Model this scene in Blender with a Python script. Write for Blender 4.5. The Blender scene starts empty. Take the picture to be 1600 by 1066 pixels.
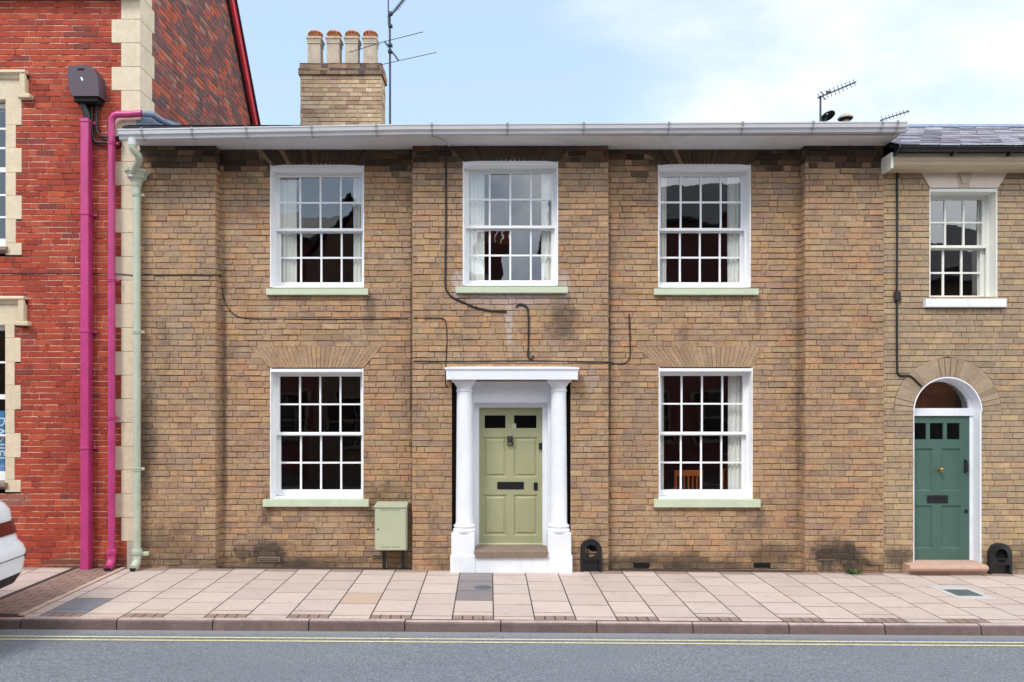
import bpy, math, random
from mathutils import Vector, noise as mnoise
R = math.radians
random.seed(7)
# ---------------------------------------------------------------- camera, world, sun, exposure
sc = bpy.context.scene
CAMX, CAMD, CAMZ, F = 0.0, 9.05, 2.0, 1140.0
cam = bpy.data.cameras.new('camera'); camo = bpy.data.objects.new('camera', cam)
sc.collection.objects.link(camo); sc.camera = camo
camo.location = (0, -CAMD, CAMZ); camo.rotation_euler = (R(90), 0, 0)
cam.sensor_width = 36; cam.lens = 36 * F / 1600
cam.shift_x = (800 - 790) / 1600; cam.shift_y = (640 - 533) / 1600
cam.clip_start = 0.05; cam.clip_end = 3000

SUN_EL, SUN_AZ = R(48), R(215)     # azimuth measured from +Y clockwise: sun behind the photographer's left shoulder
world = bpy.data.worlds.new("World"); sc.world = world; world.use_nodes = True
wn, wl = world.node_tree.nodes, world.node_tree.links
wn.clear()
def N(nodes, t, **k):
    n = nodes.new(t)
    for a, b in k.items():
        if a in n.inputs: n.inputs[a].default_value = b
        else: setattr(n, a, b)
    return n
sky = N(wn, 'ShaderNodeTexSky', sky_type='NISHITA', sun_disc=False, sun_elevation=SUN_EL, sun_rotation=SUN_AZ, air_density=1.3, dust_density=1.0, ozone_density=1.0)
tc = N(wn, 'ShaderNodeTexCoord')
mp = N(wn, 'ShaderNodeMapping'); mp.inputs['Scale'].default_value = (1, 1, 2.2); mp.inputs['Location'].default_value = (3.3, 1.2, 0.4)
wl.new(tc.outputs['Generated'], mp.inputs['Vector'])
nz = N(wn, 'ShaderNodeTexNoise', Scale=2.2, Detail=8.0, Roughness=0.55, Distortion=0.3)
wl.new(mp.outputs[0], nz.inputs['Vector'])
sp = N(wn, 'ShaderNodeSeparateXYZ'); wl.new(tc.outputs['Generated'], sp.inputs[0])
ax = N(wn, 'ShaderNodeMath', operation='MULTIPLY_ADD'); ax.inputs[1].default_value = 0.42; ax.inputs[2].default_value = 0.0
wl.new(sp.outputs['X'], ax.inputs[0])
ay = N(wn, 'ShaderNodeMath', operation='MULTIPLY_ADD'); ay.inputs[1].default_value = -0.04
wl.new(sp.outputs['Y'], ay.inputs[0]); wl.new(ax.outputs[0], ay.inputs[2])
ad = N(wn, 'ShaderNodeMath', operation='ADD'); wl.new(ay.outputs[0], ad.inputs[0]); wl.new(nz.outputs['Fac'], ad.inputs[1])
rmp = N(wn, 'ShaderNodeMapRange', interpolation_type='SMOOTHSTEP'); rmp.inputs['From Min'].default_value = 0.36; rmp.inputs['From Max'].default_value = 0.74
wl.new(ad.outputs[0], rmp.inputs['Value'])
haz = N(wn, 'ShaderNodeMix', data_type='RGBA'); haz.inputs['Factor'].default_value = 0.55
wl.new(sky.outputs[0], haz.inputs['A']); haz.inputs['B'].default_value = (4.9, 6.4, 8.7, 1)
cmx = N(wn, 'ShaderNodeMix', data_type='RGBA'); wl.new(rmp.outputs[0], cmx.inputs['Factor'])
wl.new(haz.outputs['Result'], cmx.inputs['A'])
cb_ = N(wn, 'ShaderNodeMapRange', interpolation_type='SMOOTHSTEP'); cb_.inputs['From Min'].default_value = 0.55; cb_.inputs['From Max'].default_value = -0.35
cb_.inputs['To Min'].default_value = 7.0; cb_.inputs['To Max'].default_value = 15.5; wl.new(sp.outputs['Y'], cb_.inputs['Value'])   # clouds on the sun side, behind the camera, brightened to light the facade
cs_ = N(wn, 'ShaderNodeVectorMath', operation='SCALE'); cs_.inputs[0].default_value = (.93, .97, 1.02); wl.new(cb_.outputs[0], cs_.inputs['Scale'])
wl.new(cs_.outputs[0], cmx.inputs['B'])
bg = N(wn, 'ShaderNodeBackground', Strength=0.10); wl.new(cmx.outputs['Result'], bg.inputs['Color'])
wo = N(wn, 'ShaderNodeOutputWorld'); wl.new(bg.outputs[0], wo.inputs['Surface'])
sl = bpy.data.lights.new('sun', 'SUN'); sl.energy = 1.5; sl.angle = R(17); sl.color = (1.0, 0.95, 0.88)
so = bpy.data.objects.new('sun', sl); sc.collection.objects.link(so)
sd = Vector((math.sin(SUN_AZ) * math.cos(SUN_EL), math.cos(SUN_AZ) * math.cos(SUN_EL), math.sin(SUN_EL)))
so.rotation_euler = sd.to_track_quat('Z', 'Y').to_euler()
sc.view_settings.view_transform = 'Standard'; sc.view_settings.look = 'None'
sc.view_settings.exposure = 0.76; sc.view_settings.gamma = 1.0; sc.view_settings.use_curve_mapping = False

# ---------------------------------------------------------------- helpers
C = sc.collection
ORG = {}
def S(y): return F / (CAMD + y)
def WX(px, y=0.0): return (px - 790) / S(y)
def WZ(py, y=0.0): return CAMZ + (640 - py) / S(y)
def P(px, py, y=0.0): return (WX(px, y), y, WZ(py, y))
def lin(c): return tuple(((v / 255 + 0.055) / 1.055) ** 2.4 if v > 10 else v / 255 / 12.92 for v in c)
def tag(o, label=None, cat=None, group=None, kind=None):
    for k, v in (('label', label), ('category', cat), ('group', group), ('kind', kind)):
        if v: o[k] = v
    return o
def empty(name, loc, label, cat, group=None, parent=None):
    o = bpy.data.objects.new(name, None); C.objects.link(o); o.empty_display_size = 0.1
    o.location = loc; ORG[o] = Vector(loc)
    return tag(o, label, cat, group)

class MB:
    def __init__(s): s.v = []; s.f = []; s.c = []; s.col = (1, 1, 1)
    def face(s, pts):
        i = len(s.v); s.v += [tuple(p) for p in pts]; s.f.append(tuple(range(i, i + len(pts)))); s.c.append(s.col)
    def add(s, vs, fs):
        i = len(s.v); s.v += [tuple(p) for p in vs]
        for f in fs: s.f.append(tuple(i + k for k in f)); s.c.append(s.col)
    def box(s, x0, x1, y0, y1, z0, z1, bev=0.0):
        b = bev
        if b <= 0:
            s.add([(x0,y0,z0),(x1,y0,z0),(x1,y1,z0),(x0,y1,z0),(x0,y0,z1),(x1,y0,z1),(x1,y1,z1),(x0,y1,z1)],
                  [(0,3,2,1),(4,5,6,7),(0,1,5,4),(1,2,6,5),(2,3,7,6),(3,0,4,7)])
            return
        vs = []; 
        for zi, z in ((0, z0), (1, z1)):
            for (x, sx) in ((x0, 1), (x1, -1)):
                for (y, sy) in ((y0, 1), (y1, -1)):
                    sz = 1 if zi == 0 else -1
                    vs += [(x, y + sy*b, z + sz*b), (x + sx*b, y, z + sz*b), (x + sx*b, y + sy*b, z)]
        import itertools
        def id(zi, xi, yi, k): return (zi*4 + xi*2 + yi)*3 + k
        fs = [[id(0,0,0,2),id(0,0,1,2),id(0,1,1,2),id(0,1,0,2)], [id(1,0,0,2),id(1,1,0,2),id(1,1,1,2),id(1,0,1,2)],
              [id(0,0,0,1),id(0,1,0,1),id(1,1,0,1),id(1,0,0,1)], [id(0,0,1,1),id(1,0,1,1),id(1,1,1,1),id(0,1,1,1)],
              [id(0,0,0,0),id(1,0,0,0),id(1,0,1,0),id(0,0,1,0)], [id(0,1,0,0),id(0,1,1,0),id(1,1,1,0),id(1,1,0,0)]]
        for a in (0, 1):
            for c in (0, 1):
                fs.append([id(a,0,c,1), id(a,1,c,1), id(a,1,c,2), id(a,0,c,2)])      # along x
                fs.append([id(a,c,0,0), id(a,c,1,0), id(a,c,1,2), id(a,c,0,2)])      # along y
                fs.append([id(0,a,c,0), id(1,a,c,0), id(1,a,c,1), id(0,a,c,1)])      # along z
        for a, c, d in itertools.product((0,1),(0,1),(0,1)): fs.append([id(a,c,d,0), id(a,c,d,1), id(a,c,d,2)])
        s.add(vs, [tuple(f) for f in fs])
    def prism(s, pts, y0, y1):            # outline in x,z extruded along y
        n = len(pts)
        s.add([(x, y0, z) for x, z in pts] + [(x, y1, z) for x, z in pts],
              [tuple(range(n))] + [tuple(range(2*n-1, n-1, -1))] + [(i, (i+1) % n, n + (i+1) % n, n + i) for i in range(n)])
    def prismx(s, pts, x0, x1):           # outline in y,z extruded along x
        n = len(pts)
        s.add([(x0, y, z) for y, z in pts] + [(x1, y, z) for y, z in pts],
              [tuple(range(n))] + [tuple(range(2*n-1, n-1, -1))] + [(i, (i+1) % n, n + (i+1) % n, n + i) for i in range(n)])
    def lathe(s, cx, cy, prof, n=24, a0=0.0):
        vs = []
        for r, z in prof:
            for k in range(n):
                a = a0 + 2*math.pi*k/n; vs.append((cx + r*math.cos(a), cy + r*math.sin(a), z))
        fs = [(i*n+k, i*n+(k+1)%n, (i+1)*n+(k+1)%n, (i+1)*n+k) for i in range(len(prof)-1) for k in range(n)]
        fs += [tuple(range(n)), tuple(range(len(prof)*n-1, (len(prof)-1)*n-1, -1))]
        s.add(vs, fs)
    def lathey(s, cx, cz, prof, n=24):    # axis along y
        vs = []
        for r, y in prof:
            for k in range(n):
                a = 2*math.pi*k/n; vs.append((cx + r*math.cos(a), y, cz + r*math.sin(a)))
        fs = [(i*n+k, i*n+(k+1)%n, (i+1)*n+(k+1)%n, (i+1)*n+k) for i in range(len(prof)-1) for k in range(n)]
        fs += [tuple(range(n)), tuple(range(len(prof)*n-1, (len(prof)-1)*n-1, -1))]
        s.add(vs, fs)
    def tube(s, pts, r, n=8):
        pts = [Vector(p) for p in pts]; m = len(pts); vs = []
        ref = None
        for i, p in enumerate(pts):
            d = (pts[min(i+1, m-1)] - pts[max(i-1, 0)]).normalized()
            if ref is None: ref = Vector((0, 1, 0)) if abs(d.y) < 0.9 else Vector((1, 0, 0))
            u = d.cross(ref)
            if u.length < 1e-4: u = d.cross(Vector((0.3, 0.2, 0.9)))
            u.normalize(); w = d.cross(u).normalized(); ref = -w if (-w).dot(ref) > w.dot(ref) else w
            rr = r[i] if isinstance(r, (list, tuple)) else r
            for k in range(n):
                a = 2*math.pi*k/n; vs.append(p + u*rr*math.cos(a) + w*rr*math.sin(a))
        fs = [(i*n+k, i*n+(k+1)%n, (i+1)*n+(k+1)%n, (i+1)*n+k) for i in range(m-1) for k in range(n)]
        fs += [tuple(range(n)), tuple(range(m*n-1, (m-1)*n-1, -1))]
        s.add(vs, fs)
    def build(s, name, mat, parent=None, smooth=False, loc=None):
        if parent is not None: org = ORG[parent]
        elif loc is not None: org = Vector(loc)
        else:
            xs = [v[0] for v in s.v]; ys = [v[1] for v in s.v]; zs = [v[2] for v in s.v]
            org = Vector(((min(xs)+max(xs))/2, (min(ys)+max(ys))/2, min(zs)))
        me = bpy.data.meshes.new(name)
        me.from_pydata([(v[0]-org.x, v[1]-org.y, v[2]-org.z) for v in s.v], [], s.f)
        if any(c != (1, 1, 1) for c in s.c):
            at = me.color_attributes.new('Col', 'FLOAT_COLOR', 'CORNER'); buf = []
            for f, c in zip(s.f, s.c): buf += [c[0], c[1], c[2], 1.0] * len(f)
            at.data.foreach_set('color', buf)
        if smooth:
            for p in me.polygons: p.use_smooth = True
            if smooth is not True and hasattr(me, 'set_sharp_from_angle'): me.set_sharp_from_angle(angle=R(smooth))
        me.materials.append(mat); me.update()
        o = bpy.data.objects.new(name, me); C.objects.link(o); ORG[o] = org
        if parent is not None: o.parent = parent
        else: o.location = org
        return o

def smooth_path(pts, n=6):
    out = []
    p = [Vector(q) for q in pts]
    for i in range(len(p)-1):
        a, b, c, d = p[max(i-1,0)], p[i], p[i+1], p[min(i+2,len(p)-1)]
        for k in range(n):
            t = k/n
            out.append(0.5*((2*b)+(c-a)*t+(2*a-5*b+4*c-d)*t*t+(3*b-a-3*c+d)*t**3))
    out.append(p[-1]); return out

# ---------------------------------------------------------------- materials
def newmat(name):
    m = bpy.data.materials.new(name); m.use_nodes = True; nt = m.node_tree; nt.nodes.clear()
    o = nt.nodes.new('ShaderNodeOutputMaterial'); b = nt.nodes.new('ShaderNodeBsdfPrincipled'); nt.links.new(b.outputs[0], o.inputs[0])
    return m, nt.nodes, nt.links, b, o
def nmix(n, l, fac, a, b, mode='MIX'):
    x = N(n, 'ShaderNodeMix', data_type='RGBA', blend_type=mode)
    for s_, v in (('Factor', fac), ('A', a), ('B', b)):
        if hasattr(v, 'is_output'): l.new(v, x.inputs[s_])
        elif s_ == 'Factor': x.inputs[s_].default_value = v
        else: x.inputs[s_].default_value = (*v[:3], 1)
    return x.outputs['Result']
def nnoise(n, l, scale, detail=4, rough=0.6, vec=None, stretch=None, distort=0):
    t = N(n, 'ShaderNodeTexNoise', Scale=scale, Detail=float(detail), Roughness=rough, Distortion=float(distort))
    if vec is None: vec = N(n, 'ShaderNodeNewGeometry').outputs['Position']
    if stretch:
        mm = N(n, 'ShaderNodeMapping'); mm.inputs['Scale'].default_value = stretch; l.new(vec, mm.inputs['Vector']); vec = mm.outputs[0]
    l.new(vec, t.inputs['Vector']); return t.outputs['Fac']
def nrange(n, l, v, a, b, c=0.0, d=1.0):
    r = N(n, 'ShaderNodeMapRange', interpolation_type='SMOOTHSTEP')
    l.new(v, r.inputs['Value']); r.inputs['From Min'].default_value = a; r.inputs['From Max'].default_value = b
    r.inputs['To Min'].default_value = c; r.inputs['To Max'].default_value = d; return r.outputs[0]
def nbump(n, l, b, h, strength=0.3, dist=0.01):
    u = N(n, 'ShaderNodeBump', Strength=strength, Distance=dist); l.new(h, u.inputs['Height']); l.new(u.outputs[0], b.inputs['Normal'])

def paint(name, rgb, rough=0.45, var=0.12, dirt=None, dirt_amt=0.25, scale=3.0, bump=0.05, metal=0.0, stretch=(1,1,0.35)):
    m, n, l, b, o = newmat(name)
    c = lin(rgb)
    f1 = nnoise(n, l, scale, 6, 0.65)
    col = nmix(n, l, nrange(n, l, f1, 0.3, 0.7), tuple(v*(1-var) for v in c), tuple(min(0.9, v*(1+var*0.6)) for v in c))
    f2 = nnoise(n, l, scale*2.6, 8, 0.7, stretch=stretch)
    col = nmix(n, l, nrange(n, l, f2, 0.52, 0.78, 0, dirt_amt), col, dirt or tuple(v*0.35 for v in c))
    l.new(col, b.inputs['Base Color']); b.inputs['Roughness'].default_value = rough; b.inputs['Metallic'].default_value = metal
    f3 = nnoise(n, l, 45, 5, 0.6)
    nbump(n, l, b, f3, bump*4, 0.004)
    return m
def colmat(name, rough=0.85, contrast=0.35, fine=55, stains_shade=(), bump=0.5, blot=.15, patch=None, pw=.5, gum=False):
    m, n, l, b, o = newmat(name)
    at = N(n, 'ShaderNodeVertexColor', layer_name='Col')
    f = nnoise(n, l, fine, 6, 0.7)
    g = nnoise(n, l, 7, 5, 0.65)
    v1 = nrange(n, l, f, 0.25, 0.75, 1-contrast, 1+contrast)
    v2 = nrange(n, l, g, 0.3, 0.7, 1-blot, 1+blot)
    mu = N(n, 'ShaderNodeMath', operation='MULTIPLY'); l.new(v1, mu.inputs[0]); l.new(v2, mu.inputs[1])
    cc = N(n, 'ShaderNodeCombineColor')
    for k in range(3): l.new(mu.outputs[0], cc.inputs[k])
    base = at.outputs['Color']
    if patch:
        pn1 = nnoise(n, l, 3.4, 6, .62, stretch=(.7, 1, 1.3)); pn2 = nnoise(n, l, 11, 5, .65, stretch=(.5, 1, 1.5)); pn3 = nnoise(n, l, 2.1, 7, .7, stretch=(1.4, 1, .6))
        pc = nmix(n, l, nrange(n, l, pn1, .38, .62), patch[0], patch[1])
        pc = nmix(n, l, nrange(n, l, pn2, .46, .66, 0, .8), pc, patch[2])
        pc = nmix(n, l, nrange(n, l, pn3, .52, .68, 0, .7), pc, patch[3])
        wv = nnoise(n, l, 1.7, 4, .6)
        lum = N(n, 'ShaderNodeRGBToBW'); l.new(base, lum.inputs[0]); kf = N(n, 'ShaderNodeMath', operation='MULTIPLY')
        l.new(nrange(n, l, lum.outputs[0], .07, .16), kf.inputs[0]); l.new(nrange(n, l, wv, .35, .65, pw-.2, pw+.2), kf.inputs[1])
        base = nmix(n, l, kf.outputs[0], base, pc)
        sp_ = nnoise(n, l, 24, 6, .75)
        base = nmix(n, l, nrange(n, l, sp_, .70, .77, 0, .55), base, tuple(min(.6, q*2.0) for q in patch[0]))
        base = nmix(n, l, nrange(n, l, sp_, .34, .26, 0, .5), base, tuple(q*.4 for q in patch[3]))
    col = nmix(n, l, 1.0, base, cc.outputs[0], 'MULTIPLY')
    if gum:
        vo = N(n, 'ShaderNodeTexVoronoi', Scale=2.6); l.new(N(n, 'ShaderNodeNewGeometry').outputs['Position'], vo.inputs['Vector'])
        col = nmix(n, l, nrange(n, l, vo.outputs['Distance'], .045, .03, 0, .55), col, (.10, .085, .075))
        g2_ = nnoise(n, l, 1.3, 6, .7); col = nmix(n, l, nrange(n, l, g2_, .5, .7, 0, .22), col, (.20, .16, .14))
    geo = N(n, 'ShaderNodeNewGeometry').outputs['Position'] if stains_shade else None
    if stains_shade:
        wob = nnoise(n, l, 4.5, 7, 0.65)
        for (cx, cz, rx, rz, colr, amt) in stains_shade:
            mm = N(n, 'ShaderNodeMapping'); mm.inputs['Location'].default_value = (-cx/rx, 0, -cz/rz); mm.inputs['Scale'].default_value = (1/rx, 0, 1/rz)
            l.new(geo, mm.inputs['Vector'])
            ln = N(n, 'ShaderNodeVectorMath', operation='LENGTH'); l.new(mm.outputs[0], ln.inputs[0])
            w = N(n, 'ShaderNodeMath', operation='MULTIPLY_ADD'); l.new(wob, w.inputs[0]); w.inputs[1].default_value = 1.9; l.new(ln.outputs['Value'], w.inputs[2])
            col = nmix(n, l, nrange(n, l, w.outputs[0], 1.25, 2.0, amt, 0.0), col, colr)
    l.new(col, b.inputs['Base Color']); b.inputs['Roughness'].default_value = rough
    h = nnoise(n, l, 90, 5, 0.7)
    nbump(n, l, b, h, bump, 0.006)
    return m

soot_shade = (0.028, 0.022, 0.018)
st = [(WX(300), .06, .7, .14, soot_shade, .5), (WX(430), .04, .9, .12, soot_shade, .55), (WX(980), .04, .7, .12, soot_shade, .5), (WX(1120), .02, .9, .12, soot_shade, .5), (WX(1330), .02, .7, .13, soot_shade, .55), (WX(700), .1, .3, .2, soot_shade, .35), (WX(576), WZ(480), .1, .35, soot_shade, .5), (WX(1190), WZ(480), .06, .3, soot_shade, .4), (WX(412), WZ(800), .1, .3, soot_shade, .5), (WX(1192), WZ(815), .1, .4, soot_shade, .4), (WX(1000), WZ(660), .2, .5, (.30,.22,.17), .35), (WX(280), WZ(500), .2, .5, (.34,.26,.2), .35), (WX(1300), WZ(350), .3, .5, (.34,.25,.17), .3), (WX(405), WZ(868), .55, .22, soot_shade, .8), (WX(265), WZ(850), .55, .35, soot_shade, .45), (WX(1310), WZ(868), .5, .26, soot_shade, .92), (WX(1050), WZ(880), 1.0, .14, soot_shade, .6),
      (WX(1210), WZ(870), .35, .22, soot_shade, .6), (WX(600), WZ(800), .35, .5, soot_shade, .55), (WX(500), WZ(880), .9, .12, soot_shade, .5),
      (WX(800), WZ(462), .92, .22, (.42, .31, .27), .9), (WX(716), WZ(448), .10, .2, (.48, .38, .34), .9), (WX(882), WZ(447), .10, .22, (.48, .38, .34), .9), (WX(795), WZ(500), .06, .4, (.48, .40, .35), .8), (WX(880), WZ(500), .25, .35, soot_shade, .6),
      (WX(925), WZ(595), .12, .22, (.4, .32, .28), .4), (WX(345), WZ(640), .05, 2.4, soot_shade, .5), (WX(1253), WZ(600), .05, 2.8, soot_shade, .4),  # last two stripes paint shade into the corners beside the side piers
      (WX(228), WZ(690), .2, .9, soot_shade, .6), (WX(643, .13), WZ(560), .022, 2.6, soot_shade, .7), (WX(952, .13), WZ(560), .022, 2.4, soot_shade, .6)]  # last two are painted shadow lines along the central bay edges
M = {}
M['brick'] = colmat('buff_brick', 0.9, 0.24, 55, st, .8, .1, (lin((176,138,100)), lin((168,146,118)), lin((152,120,108)), lin((104,88,78))), .5)
M['brick_red'] = colmat('red_brick', 0.88, 0.16, 50, [(WX(20), WZ(780), .3, .12, (.22, .15, .12), .6), (WX(150), WZ(880), .9, .12, (.1, .06, .04), .7)], .35, .12)
M['brick_pale'] = colmat('pale_brick', 0.9, 0.2, 55, [(WX(1410), WZ(870), .35, .15, soot_shade, .75), (WX(1590), WZ(880), .4, .18, soot_shade, .6), (WX(1402), WZ(465), .07, .12, soot_shade, .8)], .7, .1, (lin((168,146,116)), lin((158,138,114)), lin((178,156,122)), lin((138,120,102))), .35)
M['stone_blocks'] = colmat('limestone', 0.85, 0.05, 14, [(WX(200), WZ(870), .2, .22, (.42, .38, .35), .6)], 0.2, .05)
M['slab'] = colmat('paving_slab', 0.85, 0.12, 60, (), 0.3, .035, gum=True)
M['slate'] = colmat('slate', 0.55, 0.22, 30, (), 0.25)
def mortar(name, a, b_, t0=.45, t1=.6, scale=9):
    m, n, l, b, o = newmat(name)
    f = nnoise(n, l, scale, 7, 0.75)
    col = nmix(n, l, nrange(n, l, f, t0, t1), a, b_)
    g = nnoise(n, l, 1.6, 5, 0.6)
    col = nmix(n, l, nrange(n, l, g, .46, .64, 0, .85), col, tuple(v*.38 for v in a))
    l.new(col, b.inputs['Base Color']); b.inputs['Roughness'].default_value = 0.95
    nbump(n, l, b, nnoise(n, l, 120, 4, .7), .5, .004)
    return m
M['mortar'] = mortar('buff_mortar', lin((138, 111, 86)), lin((172, 148, 120)), .5, .66, 4)
M['mortar_red'] = mortar('red_mortar', lin((132, 60, 46)), lin((232, 200, 176)), .40, .52, 5)
M['mortar_pale'] = mortar('pale_mortar', lin((110, 92, 74)), lin((150, 128, 104)), .45, .62)
M['mortar_gable'] = mortar('gable_mortar', lin((170, 136, 122)), lin((216, 192, 172)), .45, .62)
M['white'] = paint('white_gloss_paint', (243, 244, 246), 0.35, 0.03, lin((120, 110, 100)), 0.06, 4)
M['white_wall'] = paint('white_masonry_paint', (232, 235, 240), 0.6, 0.05, lin((110, 105, 95)), 0.16, 3, 0.12)
M['cream'] = paint('cream_stone_paint', (222, 204, 186), 0.6, 0.05, lin((130, 105, 80)), 0.2, 3, 0.1)
M['cream_white'] = paint('cream_white_paint', (232, 231, 222), 0.45, 0.05, lin((120, 112, 95)), 0.12, 4)
M['sill'] = paint('pale_green_paint', (194, 203, 175), 0.5, 0.06, lin((110, 110, 90)), 0.2, 4)
M['pipe_green'] = paint('sage_pipe_paint', (184, 192, 172), 0.4, 0.10, lin((90, 95, 80)), 0.3, 5)
M['box_green'] = paint('sage_box_paint', (178, 182, 154), 0.4, 0.05, lin((110, 115, 90)), 0.12, 4)
M['door_green'] = paint('sage_door_paint', (164, 164, 128), 0.35, 0.05, lin((90, 96, 60)), 0.15, 4, 0.04)
M['door_teal'] = paint('dark_green_door_paint', (70, 100, 90), 0.5, 0.08, lin((45, 65, 58)), 0.2, 6, 0.06)
M['pink'] = paint('magenta_pipe_paint', (186, 62, 120), 0.38, 0.14, lin((120, 30, 80)), 0.35, 4)
M['black'] = paint('black_iron', (26, 27, 30), 0.4, 0.3, lin((70, 66, 62)), 0.2, 12, 0.1)
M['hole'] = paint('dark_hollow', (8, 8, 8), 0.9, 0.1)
M['cable'] = paint('black_cable', (32, 28, 26), 0.6, 0.25, lin((95, 80, 65)), 0.4, 9)
M['cable_pale'] = paint('pale_cable', (170, 170, 165), 0.6, 0.15)
M['plum'] = paint('plum_plastic', (74, 60, 72), 0.5, 0.08, lin((45, 38, 45)), 0.2, 6)
M['gutter'] = paint('white_plastic_gutter', (200, 200, 202), 0.35, 0.05, lin((120, 118, 112)), 0.15, 3, 0.02, 0, (.5, 1, 1))
M['gutter_clip'] = paint('grey_gutter_clip', (158, 158, 158), 0.4, 0.06)
M['soffit'] = paint('grey_white_soffit', (214, 214, 216), 0.6, 0.06, lin((120, 112, 100)), 0.3, 3)
M['lead'] = paint('lead_flashing', (122, 136, 158), 0.5, 0.2, lin((80, 85, 95)), 0.4, 8)
M['felt'] = paint('black_roof_felt', (30, 30, 28), 0.8, 0.3)
M['pot'] = paint('stone_chimney_pot', (182, 170, 150), 0.8, 0.15, lin((110, 96, 80)), 0.5, 9, 0.2)
M['terracotta'] = paint('terracotta', (172, 100, 56), 0.8, 0.2, lin((110, 80, 60)), 0.5, 10, 0.2)
M['aerial'] = paint('grey_aluminium', (70, 72, 80), 0.4, 0.15, None, 0.2, 9, 0.02, 0.6)
M['step'] = paint('brown_step_stone', (134, 116, 100), 0.8, 0.12, lin((90, 78, 66)), 0.4, 6, 0.2)
M['step_pink'] = paint('pink_step_stone', (188, 154, 136), 0.75, 0.10, lin((130, 95, 75)), 0.35, 5, 0.15)
M['brass'] = paint('brass', (190, 150, 80), 0.25, 0.1, None, 0.1, 9, 0.02, 1.0)
M['red_board'] = paint('red_verge_board', (196, 40, 52), 0.4, 0.1, lin((120, 30, 40)), 0.25, 4)
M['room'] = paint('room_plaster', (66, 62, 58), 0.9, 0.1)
M['room_floor'] = paint('room_floor', (70, 50, 36), 0.6, 0.1)
M['wood'] = paint('orange_pine', (214, 120, 56), 0.4, 0.2, lin((120, 50, 20)), 0.4, 6)
M['curtain'] = paint('off_white_curtain', (240, 240, 232), 0.9, 0.05, None, 0.05, 3)
M['stone_gutter'] = paint('stone_coloured_fascia', (196, 178, 152), 0.6, 0.08, lin((110, 92, 74)), 0.4, 3, 0.05, 0, (.6, 1, 1))
M['car'] = paint('white_car_paint', (228, 233, 238), 0.18, 0.02, None, 0.03, 2, 0.0)
M['car'].node_tree.nodes['Principled BSDF'].inputs['Coat Weight'].default_value = 0.6
M['plastic_black'] = paint('black_plastic', (24, 25, 28), 0.5, 0.1)
M['rubber'] = paint('tyre_rubber', (20, 20, 21), 0.8, 0.2)
M['rim'] = paint('alloy_rim', (170, 172, 176), 0.3, 0.05, None, 0.1, 9, 0.02, 0.9)
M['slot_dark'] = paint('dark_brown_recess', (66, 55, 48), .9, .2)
M['tail'] = paint('red_lamp_plastic', (96, 14, 20), 0.12, 0.1)
M['car_glass'] = paint('dark_car_glass', (12, 14, 16), 0.05, 0.05)
M['white_line'] = paint('white_plastic_letters', (225, 235, 245), 0.6, 0.05)
M['poster'] = paint('blue_poster', (70, 140, 190), 0.5, 0.25, lin((180, 215, 235)), 0.5, 5)
M['leaf'] = paint('weed_leaf', (70, 105, 45), 0.6, 0.3)
M['concrete'] = paint('pale_concrete', (188, 186, 182), 0.85, 0.06, None, 0.1, 6, 0.1)
M['cover'] = paint('grey_metal_cover', (100, 112, 120), 0.5, 0.15, None, 0.3, 8, 0.1, 0.4)

def glassmat(name, refl=1.0, tint=(1, 1, 1)):
    m = bpy.data.materials.new(name); m.use_nodes = True; n, l = m.node_tree.nodes, m.node_tree.links; n.clear()
    o = n.new('ShaderNodeOutputMaterial'); mx = n.new('ShaderNodeMixShader'); t = n.new('ShaderNodeBsdfTransparent'); g = n.new('ShaderNodeBsdfGlossy')
    t.inputs['Color'].default_value = (.95*tint[0], .96*tint[1], .96*tint[2], 1); g.inputs['Roughness'].default_value = 0.01; g.inputs['Color'].default_value = (1, 1, 1, 1)
    fr = N(n, 'ShaderNodeFresnel', IOR=1.9)
    bf = N(n, 'ShaderNodeMath', operation='MULTIPLY_ADD'); bf.inputs[1].default_value = 1/1.9-1.9; bf.inputs[2].default_value = 1.9
    l.new(N(n, 'ShaderNodeNewGeometry').outputs['Backfacing'], bf.inputs[0]); l.new(bf.outputs[0], fr.inputs['IOR'])
    mu = N(n, 'ShaderNodeMath', operation='MULTIPLY'); mu.inputs[1].default_value = refl; mu.use_clamp = True
    l.new(fr.outputs[0], mu.inputs[0]); l.new(mu.outputs[0], mx.inputs[0]); l.new(t.outputs[0], mx.inputs[1]); l.new(g.outputs[0], mx.inputs[2]); l.new(mx.outputs[0], o.inputs[0])
    f = nnoise(n, l, 3.2, 2, .5); u = N(n, 'ShaderNodeBump', Strength=0.10, Distance=0.010); l.new(f, u.inputs['Height']); l.new(u.outputs[0], g.inputs['Normal'])
    return m
M['glass'] = glassmat('old_window_glass', 1.5)
M['glass_dark'] = glassmat('obscured_glass', 0.7, (.25, .25, .25))

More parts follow.
